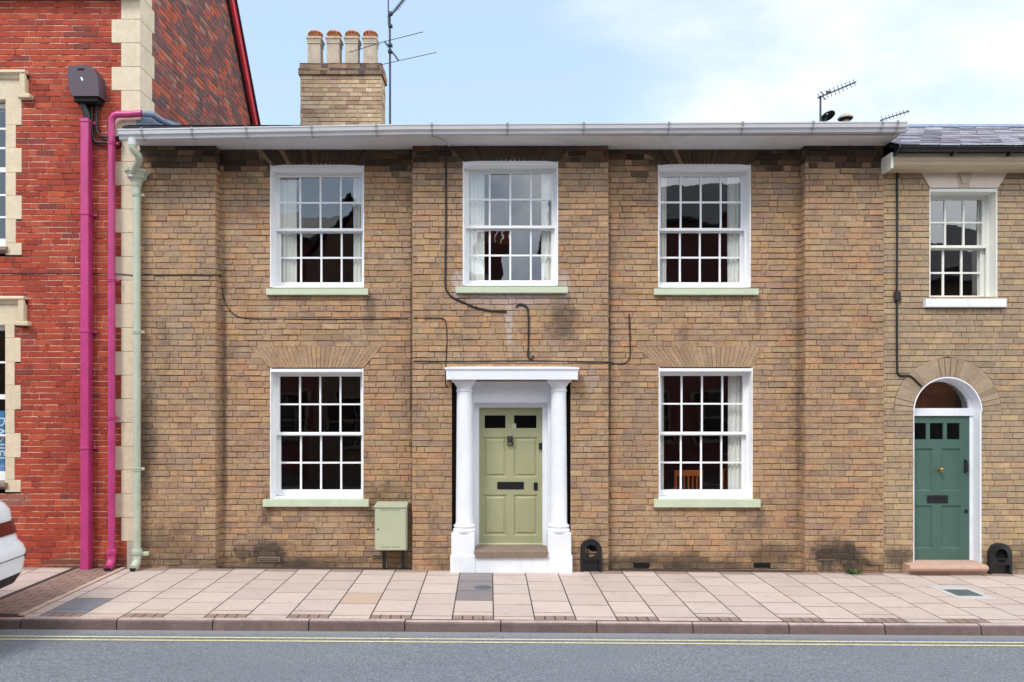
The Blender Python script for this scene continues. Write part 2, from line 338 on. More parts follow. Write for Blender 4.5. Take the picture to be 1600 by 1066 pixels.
# road material
def roadmat():
    m, n, l, b, o = newmat('asphalt')
    a = nnoise(n, l, 55, 6, .85); c = nnoise(n, l, 1.1, 5, .6, stretch=(.35, 1, 1)); d = nnoise(n, l, 38, 3, .7)
    col = nmix(n, l, nrange(n, l, a, .3, .75), lin((76, 82, 90)), lin((162, 168, 176)))
    col = nmix(n, l, nrange(n, l, c, .4, .65, 0, .35), col, lin((106, 112, 122)))
    col = nmix(n, l, nrange(n, l, d, .64, .71, 0, .85), col, lin((188, 190, 192)))
    e_ = nnoise(n, l, 16, 5, .75, stretch=(.6, 1, 1)); col = nmix(n, l, nrange(n, l, e_, .54, .70, 0, .55), col, lin((84, 88, 94)))
    sx = N(n, 'ShaderNodeSeparateXYZ'); l.new(N(n, 'ShaderNodeNewGeometry').outputs['Position'], sx.inputs[0])
    w_ = N(n, 'ShaderNodeMath', operation='MULTIPLY_ADD'); l.new(nnoise(n, l, 6, 5, .7), w_.inputs[0]); w_.inputs[1].default_value = .25; l.new(sx.outputs['Y'], w_.inputs[2])
    col = nmix(n, l, nrange(n, l, w_.outputs[0], -2.16, -2.02, 0, .55), col, lin((150, 148, 146)))
    l.new(col, b.inputs['Base Color']); b.inputs['Roughness'].default_value = .85
    nbump(n, l, b, a, .8, .012); return m
M['road'] = roadmat()
def linemat():
    m, n, l, b, o = newmat('worn_yellow_paint')
    a = nnoise(n, l, 40, 6, .8)
    col = nmix(n, l, nrange(n, l, a, .44, .64, 0, .8), lin((214, 208, 160)), lin((138, 138, 130)))
    l.new(col, b.inputs['Base Color']); b.inputs['Roughness'].default_value = .7; return m
M['yellow'] = linemat()
M['kerb'] = paint('kerb_concrete', (158, 132, 124), 0.85, 0.12, lin((84, 66, 62)), 0.55, 5, 0.2, 0, (.6, 1, 1.5))
M['joint'] = paint('sandy_joint', (66, 54, 48), 0.95, 0.2)
M['ground'] = paint('far_ground', (110, 108, 100), 0.9, 0.15, None, 0.3, 0.3)

# ---------------------------------------------------------------- brickwork generator
def Tfront(y): return lambda u, z, d: (u, y - d, z)
def Tright(x): return lambda u, z, d: (x + d, u, z)
def Tleft(x): return lambda u, z, d: (x - d, u, z)
CO = 0.0735
def brickwork(mb, mo, u0, u1, z0, z1, T, pal, holes=(), L=.215, H=.1025, j=.009, seed=1, edge=None, courses_off=0.0, rough=1.0):
    rnd = random.Random(seed)
    k0 = math.floor((z0 - courses_off)/CO); k1 = math.ceil((z1 - courses_off)/CO)
    for k in range(k0, k1):
        zb, zt = max(z0, courses_off + k*CO), min(z1, courses_off + (k+1)*CO)
        if zt - zb < .012: continue
        zm = (zb+zt)/2
        e0 = (edge(zb)[0], edge(zt)[0]) if edge else (u0, u0); e1 = (edge(zb)[1], edge(zt)[1]) if edge else (u1, u1)
        ivs = [(e0, e1)]
        for (h0, h1, f) in holes:
            if not (h0 < zm < h1): continue
            ab, at_ = f(max(h0, min(h1, zb))), f(max(h0, min(h1, zt)))
            out = []
            for (a, b) in ivs:
                if at_[0] >= max(b) or ab[1] <= min(a): out.append((a, b)); continue
                if (ab[0]+at_[0])/2 > sum(a)/2 + .004: out.append((a, (ab[0], at_[0])))
                if (ab[1]+at_[1])/2 < sum(b)/2 - .004: out.append(((ab[1], at_[1]), b))
            ivs = out
        for (a, b) in ivs: mo.face([T(a[0], zb, 0), T(b[0], zb, 0), T(b[1], zt, 0), T(a[1], zt, 0)])
        # bond
        u = u0 - (0 if k % 2 else (L+j)/2 + (H+j)/2) - rnd.choice((0, 0, .02)); i = 0
        hj = j/2
        while u < u1:
            ln = L if i % 2 == 0 else H
            if rnd.random() < .25: ln = L
            ln += rnd.uniform(-.008, .008)
            ua, ub = u, u + ln; u = ub + j*.5; i += 1
            for (a, b) in ivs:
                am, bm = max(a), min(b)
                qa = [max(ua, a[0]), max(ua, a[1])]; qb = [min(ub, b[0]), min(ub, b[1])]
                if ua <= a[0] + .03 : qa = [a[0], a[1]] if ua < max(a)+.03 else qa
                if ub >= b[0] - .03 : qb = [b[0], b[1]] if ub > min(b)-.03 else qb
                if qb[0]-qa[0] < .02 or qb[1]-qa[1] < .02: continue
                dz0, dz1 = rnd.uniform(-.0018, .0018)*rough, rnd.uniform(-.0018, .0018)*rough
                bz, tz = zb + hj + dz0, zt - hj + dz1
                h = .0045 + rnd.uniform(0, .0055)*rough; s = rnd.uniform(-.0012, .0012)*rough; e = .0035
                if tz-bz < .01: continue
                mb.col = pal(rnd, (qa[0]+qb[0])/2, zm)
                lo = [(qa[0], bz-s), (qb[0], bz+s), (qb[1], tz+s), (qa[1], tz-s)]
                li = [(qa[0]+e, bz+e-s), (qb[0]-e, bz+e+s), (qb[1]-e, tz-e+s), (qa[1]+e, tz-e-s)]
                tl = [rnd.uniform(-.0012, .0012)*rough for _ in range(4)]
                vs = [T(p[0], p[1], -.01) for p in lo] + [T(p[0], p[1], h-e) for p in lo] + [T(p[0], p[1], h+t) for p, t in zip(li, tl)]
                mb.add(vs, [(8,9,10,11)] + [(4+q, 4+(q+1)%4, 8+(q+1)%4, 8+q) for q in range(4)] + [(q, (q+1)%4, 4+(q+1)%4, 4+q) for q in range(4)])
def rect(x0, x1, z0, z1): return (z0, z1, lambda z, a=x0, b=x1: (a, b))
def wedge_bricks(mb, quads, T, pal, rnd, h0=.006, gap=.0035):
    for q in quads:      # q: 4 (x,z) ccw
        c = (sum(p[0] for p in q)/4, sum(p[1] for p in q)/4)
        def inset(p, g):
            dx, dz = c[0]-p[0], c[1]-p[1]; ax_, az_ = (1 if dx > 0 else -1)*min(abs(dx), g), (1 if dz > 0 else -1)*min(abs(dz), g)
            return (p[0]+ax_, p[1]+az_)
        lo = [inset(p, gap) for p in q]; li = [inset(p, gap+.003) for p in q]; h = h0 + rnd.uniform(0, .004)
        mb.col = pal(rnd, c[0], c[1])
        vs = [T(p[0], p[1], -.01) for p in lo] + [T(p[0], p[1], h-.003) for p in lo] + [T(p[0], p[1], h) for p in li]
        mb.add(vs, [(8,9,10,11)] + [(4+k, 4+(k+1)%4, 8+(k+1)%4, 8+k) for k in range(4)] + [(k, (k+1)%4, 4+(k+1)%4, 4+k) for k in range(4)])

def palette(cols, weights, var=.10):
    cl = [lin(c) for c in cols]
    def f(rnd, u, z):
        c = rnd.choices(cl, weights)[0]; v = 1 + rnd.uniform(-var, var)
        return tuple(q*v for q in c)
    return f
BUFF = [lin(c) for c in ((172,140,98), (160,130,96), (180,136,94), (138,112,92), (150,128,88), (128,106,92), (186,156,116), (98,80,62), (174,118,76), (146,118,98))]
MEANB = lin((160,129,103))
def toward(c, m, k): return tuple(m[i]+(c[i]-m[i])*k for i in range(3))
def pal_main(rnd, u, z):
    n1 = mnoise.noise(Vector((u*.9, z*.9, 3.1))); n2 = mnoise.noise(Vector((u*2.2+9, z*2.2, 7.7)))
    w = [5, 4, 2.2+3*max(0, n1), 3+6*max(0, -n1), 2.5, 2+5*max(0, n2), .9, .7+2.2*max(0, n2), 1.0+2.5*max(0, n1), 3]
    if z > 3.6: w[2] += 2; w[8] += 1.4
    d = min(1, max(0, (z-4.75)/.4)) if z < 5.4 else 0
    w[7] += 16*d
    if u < -3.6: w[7] += 1.5; w[5] += 3; w[4] += 3; w[2] *= .4; w[8] *= .3
    if u < -4.3: w[7] += 7
    if z < .35: w[7] += 5
    c = rnd.choices(BUFF, w)[0]; v = 1 + rnd.uniform(-.06, .06)
    v *= 1.1*(1 + .16*n1)
    if c is not BUFF[7]: c = toward(c, MEANB, .72)
    else: c = toward(c, MEANB, .85 if d > .2 else .55)
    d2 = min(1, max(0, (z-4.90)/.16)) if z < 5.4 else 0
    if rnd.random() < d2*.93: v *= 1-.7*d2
    return tuple(q*v for q in c)
def pal_arch(rnd, u, z):
    c = rnd.choices([lin((172,142,110)), lin((164,134,106)), lin((174,144,108)), lin((160,130,104))])[0]; v = 1+rnd.uniform(-.1,.1); return tuple(q*v for q in c)
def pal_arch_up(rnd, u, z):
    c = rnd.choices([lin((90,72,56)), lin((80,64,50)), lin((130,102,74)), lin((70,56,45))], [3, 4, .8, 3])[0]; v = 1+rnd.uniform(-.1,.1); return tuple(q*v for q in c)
def pal_red(rnd, u, z):
    n1 = mnoise.noise(Vector((u*1.3, z*1.3, 1.1)))
    c = rnd.choices([lin((168,64,41)), lin((176,70,45)), lin((156,58,42)), lin((184,84,54)), lin((134,60,50))], [5, 5, 3+2*max(0, -n1), 1.5+2*max(0, n1), .25+1*max(0, -n1)])[0]
    v = .86*(1+rnd.uniform(-.08,.08)); return tuple(q*v for q in c)
def pal_gable(rnd, u, z):
    n1 = mnoise.noise(Vector((u*1.6, z*1.6, 5.1)))
    c = rnd.choices([lin((140,76,64)), lin((116,76,72)), lin((172,84,60)), lin((100,74,74)), lin((156,108,90))], [3, 3, 1.4+6*max(0, n1), 3, 1])[0]
    v = 1+rnd.uniform(-.12,.12); return tuple(q*v for q in c)
def pal_pale(rnd, u, z):
    n1 = mnoise.noise(Vector((u*1.3, z*1.0, 2.1)))
    low = 1 if z < 1.35 else 0
    c = rnd.choices([lin((150,128,104)), lin((176,146,104)), lin((134,114,98)), lin((190,158,112)), lin((166,128,90)), lin((84,70,56))],
                    [4, 2+3*low+(3 if z > 3.6 else 0), 5-3*low, .6+3.5*low, 1+2.5*(z > 3.4), .2+(8 if z > 4.85 else 0)+(5 if z < .3 else 0)])[0]
    v = 1.08*(1+rnd.uniform(-.07,.07)); c = toward(c, lin((164,142,114)), .6); return tuple(q*v for q in c)
def pal_chim(rnd, u, z):
    c = rnd.choices([lin((190,166,136)), lin((200,176,142)), lin((172,146,122)), lin((152,124,102)), lin((206,188,160)), lin((130,78,62))], [4, 4, 3, 1.5, 1.5, .05])[0]
    v = 1+rnd.uniform(-.12,.12); return tuple(q*v for q in c)
def pal_cap(rnd, u, z):
    c = rnd.choices([lin((120,96,80)), lin((96,80,74)), lin((146,112,92)), lin((84,72,68))])[0]; v = 1+rnd.uniform(-.1,.1); return tuple(q*v for q in c)

# ---------------------------------------------------------------- ground, pavement, kerb, road
def GZ(x, y): return -.0065*x + .015*y
def gsheet(name, mat, x0, x1, y0, y1, zf, kind='structure', nx=1):
    m = MB()
    for i in range(nx):
        a, b = x0+(x1-x0)*i/nx, x0+(x1-x0)*(i+1)/nx
        m.face([(a, y0, zf(a, y0)), (b, y0, zf(b, y0)), (b, y1, zf(b, y1)), (a, y1, zf(a, y1))])
    return tag(m.build(name, mat, None, loc=(0, 0, 0)), kind=kind)
rz = lambda x, y: -.0065*x - .135 + .012*min(0, y+2.1) * (-1 if y > -5.5 else 1)
def roadz(x, y): return -.0065*max(-40, min(40, x)) - .122
gsheet('ground', M['ground'], -1500, 1500, -1500, 1500, lambda x, y: -.75)
gsheet('road', M['road'], -40, 40, -9.2, -2.05, roadz)
for yy, nm in ((-2.325, 0), (-2.415, 1)):
    gsheet('yellow_line', M['yellow'], -40, 40, yy-.018, yy+.018, lambda x, y: roadz(x, y)+.004)
# pavement bed + slabs
gsheet('pavement_bed', M['joint'], -40, 40, -2.03, .35, lambda x, y: GZ(x, y)+.002)
gsheet('far_pavement', M['joint'], -40, 40, -12.2, -9.0, lambda x, y: -.0065*x-.03)
SLAB = [lin(c) for c in ((192,176,166), (187,170,160), (196,179,168), (183,167,158), (190,172,160))]
sm = MB(); rnd = random.Random(11)
def slab(x0, x1, y0, y1, col, h=.0):
    g = .005; e = .003; gy = .012 if y1-y0 > .15 else .006
    if x1-x0 < .03 or abs(y1-y0) < .02: return
    def Q(x, y, dz): xx = x - y*.0225; return (xx, y, GZ(xx, y)+dz+h)
    o = [(x0+g, y0+gy), (x1-g, y0+gy), (x1-g, y1-.002), (x0+g, y1-.002)]
    i_ = [(x0+g+e, y0+gy+e), (x1-g-e, y0+gy+e), (x1-g-e, y1-.002-e), (x0+g+e, y1-.002-e)]
    t = [rnd.uniform(-.0012, .0012) for _ in range(4)]
    sm.col = col
    vs = [Q(p[0], p[1], -.01) for p in o] + [Q(p[0], p[1], .001) for p in o] + [Q(p[0], p[1], .004+tt) for p, tt in zip(i_, t)]
    sm.add(vs, [(8,9,10,11)] + [(4+q, 4+(q+1)%4, 8+(q+1)%4, 8+q) for q in range(4)] + [(q, (q+1)%4, 4+(q+1)%4, 4+q) for q in range(4)])
def vc(c, a=.06): v = 1+rnd.uniform(-a, a); return tuple(q*v for q in c)
XD0, XD1 = -5.30, -4.70
for i in range(-60, 61):
    xa = -.162 + i*.4; xb = xa + .4
    if xb <= XD1 + .05 and xa >= XD0 - .1: continue
    if xa < XD1 < xb: xa = XD1
    if xa < XD0 < xb: xb = XD0
    odd = i % 2
    y = -.02 if not odd else -.13
    if odd:   # dark fillet of tarmac against the wall
        for q in range(1): slab(xa, xb, -.13, -.0, vc(lin((150, 128, 116))))
    else: slab(xa, xb, -.05, 0.0, vc(lin((160, 138, 124)))); y = -.05
    end = -2.015 if not odd else -1.885
    if odd: y = -.13
    first = True
    while y > end + .02:
        ln = .41 if not (first and odd) else .41
        if first and not odd: ln = .22
        y2 = max(end, y-ln)
        if y2 - end < .09: y2 = end
        c = vc(toward(rnd.choice(SLAB), SLAB[0], .6), .035)
        if i == -1 and y > -1.0: c = vc(lin((132, 124, 124)))
        if i == -4 and -1.3 < y < -.85: c = lin((186, 163, 143))
        if i == -11 and y < -1.35: c = lin((128, 126, 130))
        slab(xa, xb, y2, y, c); y = y2; first = False
    if odd:
        for q in range(4): slab(xa+q*.1, xa+q*.1+.1, -2.015, -1.885, vc(lin((142, 120, 110)), .08))
for r_ in range(19):     # small block strip of the old driveway
    for q in range(3):
        off = .1 if r_ % 2 else 0
        a = XD0 + q*.2 - off; b = a + .2
        slab(max(XD0, a), min(XD1-.07, b), -.1*(r_+1)-.03, -.1*r_-.03, vc(lin((142, 116, 104)), .1))
    if r_ % 2: slab(XD0+.5, XD1-.07, -.1*(r_+1)-.03, -.1*r_-.03, vc(lin((142, 116, 104)), .1))
for q in range(5): slab(XD1-.07, XD1, -.4*(q+1), -.4*q, vc(lin((190, 164, 148))), .012)
tag(sm.build('pavement', M['slab'], None, loc=(0, 0, 0)), kind='structure')
km = MB(); x = -40.0 + .28
kx = [WX(183, -2.1) + .915*i for i in range(-38, 45)]
kr = random.Random(5)
for a in kx:
    b = a + .905; h = kr.uniform(-.006, .004); zt = GZ(a+.45, -2)+.006+h; zb = roadz(a+.45, 0)-.05; e = .018
    pr = [(-2.022, zb), (-2.022, zt-.002), (-2.075+e, zt), (-2.088, zt-.006), (-2.10, zt-e), (-2.112, zb)]
    n = len(pr); s_ = -.0065*.45
    km.add([(a, p, z-s_) for p, z in pr] + [(b, p, z+s_) for p, z in pr],
           [])
    i0 = len(km.v)-2*n
    for i in range(n):
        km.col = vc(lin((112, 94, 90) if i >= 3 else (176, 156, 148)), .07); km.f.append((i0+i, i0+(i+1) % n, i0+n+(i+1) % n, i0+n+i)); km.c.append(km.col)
    for q in (tuple(i0+i for i in range(n)), tuple(i0+i for i in range(2*n-1, n-1, -1))): km.f.append(q); km.c.append(lin((70, 58, 54)))
M['kerb_stone'] = colmat('kerb_stone', .85, .16, 40, (), .4, .16)
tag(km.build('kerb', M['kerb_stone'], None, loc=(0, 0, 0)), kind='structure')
km = MB(); km.box(-40, 40, -9.2, -9.07, -.3, .0)
tag(km.build('far_kerb', M['kerb'], None), kind='structure')

# ---------------------------------------------------------------- window builder
def window(parent, px0, px1, py0, py1, yf, cols, sill, rows=4, depth=.16, head=.03, mat='white', sillmat='sill', sillh=None, stile=.05, wave=1, label=None, bot=.075, sash_off=0):
    x0, x1, z1, z0 = WX(px0, yf), WX(px1, yf), WZ(py0, yf), WZ(py1, yf)
    yb = yf + depth; xm = (x0+x1)/2
    f = MB(); t = .012
    # box lining
    f.box(x0, x0+t, yf-.004, yb+.14, z0, z1); f.box(x1-t, x1, yf-.004, yb+.14, z0, z1)
    n = 10; pts = [(x0+t, z1-.012)] + [(x0+t+(x1-x0-2*t)*k/n, z1 - .012 + head*(1-(2*k/n-1)**2)) for k in range(1, n)] + [(x1-t, z1-.012)]
    f.prism(pts + [(x1-t, z1-.05), (x0+t, z1-.05)], yf-.003, yb+.14)
    for (a, b) in ((x0+t, x0+t+.022), (x1-t-.022, x1-t)): f.box(a, b, yb-.022, yb-.002, z0, z1-.05)       # staff beads
    f.box(x0+t+.022, x1-t-.022, yb-.02, yb-.002, z1-.072, z1-.05)
    f.box(x0+t, x1-t, yf+.03, yb+.14, z0, z0+.02)
    w = f.build('window', M[mat], parent, smooth=False)
    if label: w['label'] = label
    ax, bx = x0+t+.008, x1-t-.008; top = z1-.055; zm = (z0+.02+top)/2 - .005; bs = .02; cw = .022
    gl = MB(); gr = random.Random(int(px0)+int(py0))
    for (za, zb_, y, br, tr, si) in ((zm, top, yb, .035, .045, 0), (z0+.022, zm+.02, yb+.042, bot, .035, 1)):
        s = MB(); th = .036
        s.box(ax, ax+stile, y, y+th, za, zb_, .002); s.box(bx-stile, bx, y, y+th, za, zb_, .002)
        s.box(ax+stile, bx-stile, y+.002, y+th-.002, za, za+br); s.box(ax+stile, bx-stile, y+.002, y+th-.002, zb_-tr, zb_)
        if si == 0: s.box(ax, bx, y-.012, y-.001, za-.002, za+.022, .002)
        gx0, gx1, gz0, gz1 = ax+stile, bx-stile, za+br, zb_-tr
        nr = rows//2
        for k in range(1, cols):
            c = gx0+(gx1-gx0)*k/cols; s.prismy = None
            s.box(c-cw/2, c+cw/2, y+.006, y+th-.006, gz0, gz1)
        for k in range(1, nr):
            c = gz0+(gz1-gz0)*k/nr
            for q in range(cols):
                a = gx0+(gx1-gx0)*q/cols + (cw/2 if q else 0); b = gx0+(gx1-gx0)*(q+1)/cols - (cw/2 if q < cols-1 else 0)
                s.box(a, b, y+.006, y+th-.006, c-cw/2, c+cw/2)
        s.build('sash', M[mat], w)
        for q in range(cols):
            for k in range(nr):
                a, b = gx0+(gx1-gx0)*q/cols, gx0+(gx1-gx0)*(q+1)/cols; c, d = gz0+(gz1-gz0)*k/nr, gz0+(gz1-gz0)*(k+1)/nr
                yy = y+th/2; r1, r2 = gr.gauss(0, .0008), gr.gauss(0, .0008)
                gl.face([(a, yy-r1-r2, c), (b, yy+r1-r2, c), (b, yy+r1+r2, d), (a, yy-r1+r2, d)])
    gl.build('glass', M['glass'], w)
    sx0, sx1, sy0, sy1 = sill
    s = MB(); a, b, zt, zb_ = WX(sx0, yf-.05), WX(sx1, yf-.05), WZ(sy0, yf-.05), WZ(sy1, yf-.05)
    s.prismx([(yf+.1, zt+.015), (yf-.06, zt), (yf-.062, zb_+.004), (yf-.058, zb_), (yf+.1, zb_)], a, b)
    s.build('sill', M[sillmat], w)
    return (x0, x1, z0, z1)
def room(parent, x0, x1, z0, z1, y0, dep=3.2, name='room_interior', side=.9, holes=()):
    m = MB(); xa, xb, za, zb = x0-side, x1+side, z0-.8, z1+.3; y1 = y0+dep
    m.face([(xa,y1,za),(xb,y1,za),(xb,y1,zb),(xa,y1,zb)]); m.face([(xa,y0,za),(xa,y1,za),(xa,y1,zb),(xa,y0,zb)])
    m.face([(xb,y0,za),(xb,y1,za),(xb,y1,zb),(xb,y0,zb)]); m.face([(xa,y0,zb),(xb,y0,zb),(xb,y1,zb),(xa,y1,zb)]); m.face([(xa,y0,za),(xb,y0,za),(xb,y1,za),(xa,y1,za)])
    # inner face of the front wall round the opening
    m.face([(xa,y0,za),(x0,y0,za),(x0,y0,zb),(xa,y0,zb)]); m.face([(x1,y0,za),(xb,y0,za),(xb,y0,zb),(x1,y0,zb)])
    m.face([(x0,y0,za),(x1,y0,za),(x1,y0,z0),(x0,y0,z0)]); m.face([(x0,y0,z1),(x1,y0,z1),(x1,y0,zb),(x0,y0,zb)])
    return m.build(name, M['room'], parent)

# ---------------------------------------------------------------- MAIN HOUSE
YR = .13
house = empty('brick_house', (0.08, 0, 0), 'buff brick two storey house with white columned doorcase, sage door and five sash windows', 'house')
XL, XP1, XC0, XC1, XP2, XR = -4.54, WX(337), WX(645), WX(950), WX(1258), WX(1380)
ZT = 5.27
W_UL = (422, 569, 258, 449); W_UC = (723, 872, 252, 446); W_UR = (1028, 1173, 257, 449); W_LL = (422, 568, 575, 780); W_LR = (1029, 1176, 574, 780)
def hole(w, y): return rect(WX(w[0], y), WX(w[1], y), WZ(w[3], y), WZ(w[2], y))
def archhole(b0, b1, yb, t0, t1, yt, y):
    zb, zt = WZ(yb, y), WZ(yt, y); a, b, c, d = WX(b0, y), WX(b1, y), WX(t0, y), WX(t1, y)
    return (zb, zt, lambda z: (a+(c-a)*(z-zb)/(zt-zb), b+(d-b)*(z-zb)/(zt-zb))), (a, b, zb, c, d, zt)
hl = [hole(W_UL, YR), hole(W_LL, YR)]; hr = [hole(W_UR, YR), hole(W_LR, YR)]; hc = [hole(W_UC, 0)]
arches = []
for spec, lst, y, up in (((422,568,575, 391,597,541), hl, YR, 0), ((1029,1176,574, 993,1197,541), hr, YR, 0),
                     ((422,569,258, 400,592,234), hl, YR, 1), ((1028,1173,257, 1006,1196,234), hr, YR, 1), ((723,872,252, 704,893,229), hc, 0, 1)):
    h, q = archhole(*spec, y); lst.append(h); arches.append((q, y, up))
PX0, PX1, PZT = WX(706), WX(891.5), WZ(592)      # porch opening in the brickwork
hc.append(rect(PX0, PX1, -.2, PZT))
for (nm, a, b, T, hs, seed) in (('wall_pier', XL, XP1, Tfront(0), [], 3), ('wall_panel', XP1, XC0, Tfront(YR), hl, 4), ('wall_bay', XC0, XC1, Tfront(0), hc, 5),
                            ('wall_panel', XC1, XP2, Tfront(YR), hr, 6), ('wall_pier', XP2, XR, Tfront(0), [], 8)):
    mb, mo = MB(), MB()
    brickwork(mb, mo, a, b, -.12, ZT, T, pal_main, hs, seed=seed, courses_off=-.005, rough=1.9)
    if nm != 'wall_panel':
        if a > XL+.1: brickwork(mb, mo, 0, YR, -.12, ZT, Tleft(a), pal_main, (), seed=seed+20, courses_off=-.005)
        if b < XR-.1: brickwork(mb, mo, 0, YR, -.12, ZT, Tright(b), pal_main, (), seed=seed+30, courses_off=-.005)
        else: brickwork(mb, mo, 0, .5, -.12, ZT, Tright(b), pal_main, (), seed=seed+30, courses_off=-.005)
    w = mb.build(nm, M['brick'], house); mo.build('mortar', M['mortar'], w)
ar = random.Random(4)
for (q, y, up) in arches:
    am = MB(); amo = MB()
    a, b, zb, c, d, zt = q; n = 26 if not up else 22; T = Tfront(y); quads = []
    for k in range(n):
        t0, t1 = (k+.05)/n, (k+.95)/n
        b0, b1, c0, c1 = a+(b-a)*t0, a+(b-a)*t1, c+(d-c)*t0, c+(d-c)*t1
        quads.append([(b0, zb), (b1, zb), (c1, zt), (c0, zt)])
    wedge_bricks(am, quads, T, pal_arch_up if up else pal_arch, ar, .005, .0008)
    amo.face([T(a, zb, .0015), T(b, zb, .0015), T(d, zt, .0015), T(c, zt, .0015)])
    w = am.build('window_arch', M['brick'], house); amo.build('mortar', M['mortar'], w)

window(house, *W_UL, YR, 4, (416, 575, 451, 461), label='sash window at the upper left with a curtain at each side')
window(house, *W_UC, 0, 4, (712, 887, 448, 458), label='sash window above the front door, patched render round its sill')
window(house, *W_UR, YR, 4, (1022, 1185, 451, 461), label='sash window at the upper right')
window(house, *W_LL, YR, 4, (411, 576, 781, 792), head=.0, label='dark uncurtained sash window above the meter cabinet')
window(house, *W_LR, YR, 4, (1022, 1188, 781, 793), head=.0, label='sash window with pine chairs standing inside')
for wpx, y in ((W_UL, YR), (W_UC, 0), (W_UR, YR), (W_LL, YR), (W_LR, YR)):
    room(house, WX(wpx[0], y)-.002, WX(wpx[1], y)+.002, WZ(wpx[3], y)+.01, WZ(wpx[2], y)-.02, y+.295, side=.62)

# curtains
def curtain(px0, px1, w, y, label, top_gather=0.0, inward=0.0):
    yy = y+.262
    x0, x1 = WX(px0, yy), WX(px1, yy); z0, z1 = WZ(w[3], y)-.05, WZ(w[2], y)+.02
    m = MB(); nx, nz = 40, 14; rr = random.Random(px0); ph = rr.uniform(0, 6); fr = max(2.5, (x1-x0)/.055)
    vs = []
    for k in range(nz+1):
        t = k/nz
        for i in range(nx+1):
            s = i/nx; x = x0+(x1-x0)*s + inward*(t*t)*(s if inward > 0 else (1-s))
            vs.append((x, yy + .014*math.sin(ph+s*fr*2*math.pi+.7*math.sin(3*t+ph)) + .005*math.sin(7*s+4*t), z0+(z1-z0)*t))
    m.add(vs, [(k*(nx+1)+i, k*(nx+1)+i+1, (k+1)*(nx+1)+i+1, (k+1)*(nx+1)+i) for k in range(nz) for i in range(nx)])
    return tag(m.build('curtain', M['curtain'], None, smooth=True), label, 'curtain', 'white curtains inside the windows')
curtain(434, 464, W_UL, YR, 'white curtain at the left side of the upper left window')
curtain(552, 574, W_UL, YR, 'narrow white curtain at the right side of the upper left window')
curtain(724, 757, W_UC, 0, 'white curtain at the left side of the window above the front door')
curtain(846, 872, W_UC, 0, 'white curtain at the right side of the window above the front door')
curtain(1028, 1041, W_UR, YR, 'thin white curtain at the left edge of the upper right window')
curtain(1137, 1168, W_UR, YR, 'full white curtain at the right side of the upper right window')
curtain(1026, 1037, W_LR, YR, 'thin white curtain at the left edge of the window with chairs')
curtain(1138, 1172, W_LR, YR, 'full white curtain at the right side of the window with chairs')

# chairs inside
def chair(loc, rot, label):
    t = empty('dining_chair', loc, label, 'chair', 'pine chairs inside the lower right window'); t.rotation_euler = (0, 0, rot)
    o = ORG[t]
    def bb(nm, *a, **k): m = MB(); m.box(*[v for v in (a[0]+o.x, a[1]+o.x, a[2]+o.y, a[3]+o.y, a[4]+o.z, a[5]+o.z)], .004); return m.build(nm, M['wood'], t)
    bb('seat', -.21, .21, -.2, .2, .43, .46)
    for sx in (-.19, .15):
        bb('leg', sx, sx+.04, .15, .19, 0, .43); 
    for sx in (-.2, .16): bb('leg', sx, sx+.04, -.2, -.16, 0, .95)
    bb('top_rail', -.16, .16, -.195, -.165, .87, .95); bb('lower_rail', -.16, .16, -.19, -.17, .6, .64)
    for k in range(5): bb('spindle', -.13+k*.06, -.105+k*.06, -.188, -.172, .64, .87)
fz = WZ(735, .85) - .95
chair((WX(1074, .85), 1.05, fz), .1, 'pine chair with its slatted back to the glass of the lower right window')
chair((WX(1120, 1.1), 1.25, fz), 1.0, 'pine chair turned sideways deeper inside the lower right window')
# floor for that room
m = MB(); m.box(WX(1029, YR)-.6, WX(1176, YR)+.6, .42, 3.5, fz-.05, fz); m.build('room_floor', M['room_floor'], house)

# doorcase
dc = MB()
SX0, SX1, SZT = WX(741, .12), WX(856, .12), WZ(629, .12)
dc.box(-.585, SX0, .12, .24, .15, PZT); dc.box(SX1, .735, .12, .24, .15, PZT); dc.box(SX0, SX1, .12, .24, SZT, PZT)
FX0, FX1, FZT = WX(748.5, .26), WX(847.5, .26), WZ(637, .26)
dc.box(SX0-.004, FX0, .241, .298, .15, SZT+.004); dc.box(FX1, SX1+.004, .241, .298, .15, SZT+.004); dc.box(FX0, FX1, .241, .298, FZT, SZT+.004)
doorcase = dc.build('doorcase', M['white_wall'], house)
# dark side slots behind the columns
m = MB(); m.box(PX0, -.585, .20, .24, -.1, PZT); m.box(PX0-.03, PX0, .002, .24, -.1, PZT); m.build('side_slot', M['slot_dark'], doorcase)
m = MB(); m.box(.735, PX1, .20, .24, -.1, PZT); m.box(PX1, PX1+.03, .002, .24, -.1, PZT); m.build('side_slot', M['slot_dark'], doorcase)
# base with plinths
b = MB()
bz = WZ(868, -.12); pz = WZ(833, -.1)
b.box(PX0-.012, WX(743, -.12), -.125, .22, -.15, bz, .008); b.box(WX(855, -.12), PX1+.012, -.125, .22, -.15, bz, .008); b.box(WX(743, -.12)+.001, WX(855, -.12)-.001, -.123, .22, -.15, bz-.003)
b.box(PX0+.0, WX(741.5, -.1), -.105, .2, bz-.01, pz, .008); b.box(WX(856, -.1), PX1-.0, -.105, .2, bz-.01, pz, .008)
b.build('plinth', M['white_wall'], doorcase)
def colprof(z0, z1):
    return [(.137, z0), (.142, z0+.012), (.142, z0+.03), (.128, z0+.042), (.126, z0+.055), (.134, z0+.066), (.134, z0+.08), (.114, z0+.092), (.106, z0+.12), (.104, z0+.5),
            (.1, z0+1.0), (.094, z1-.165), (.1, z1-.16), (.104, z1-.148), (.1, z1-.136), (.095, z1-.13), (.095, z1-.105), (.104, z1-.095), (.108, z1-.085), (.128, z1-.055), (.134, z1-.045)]
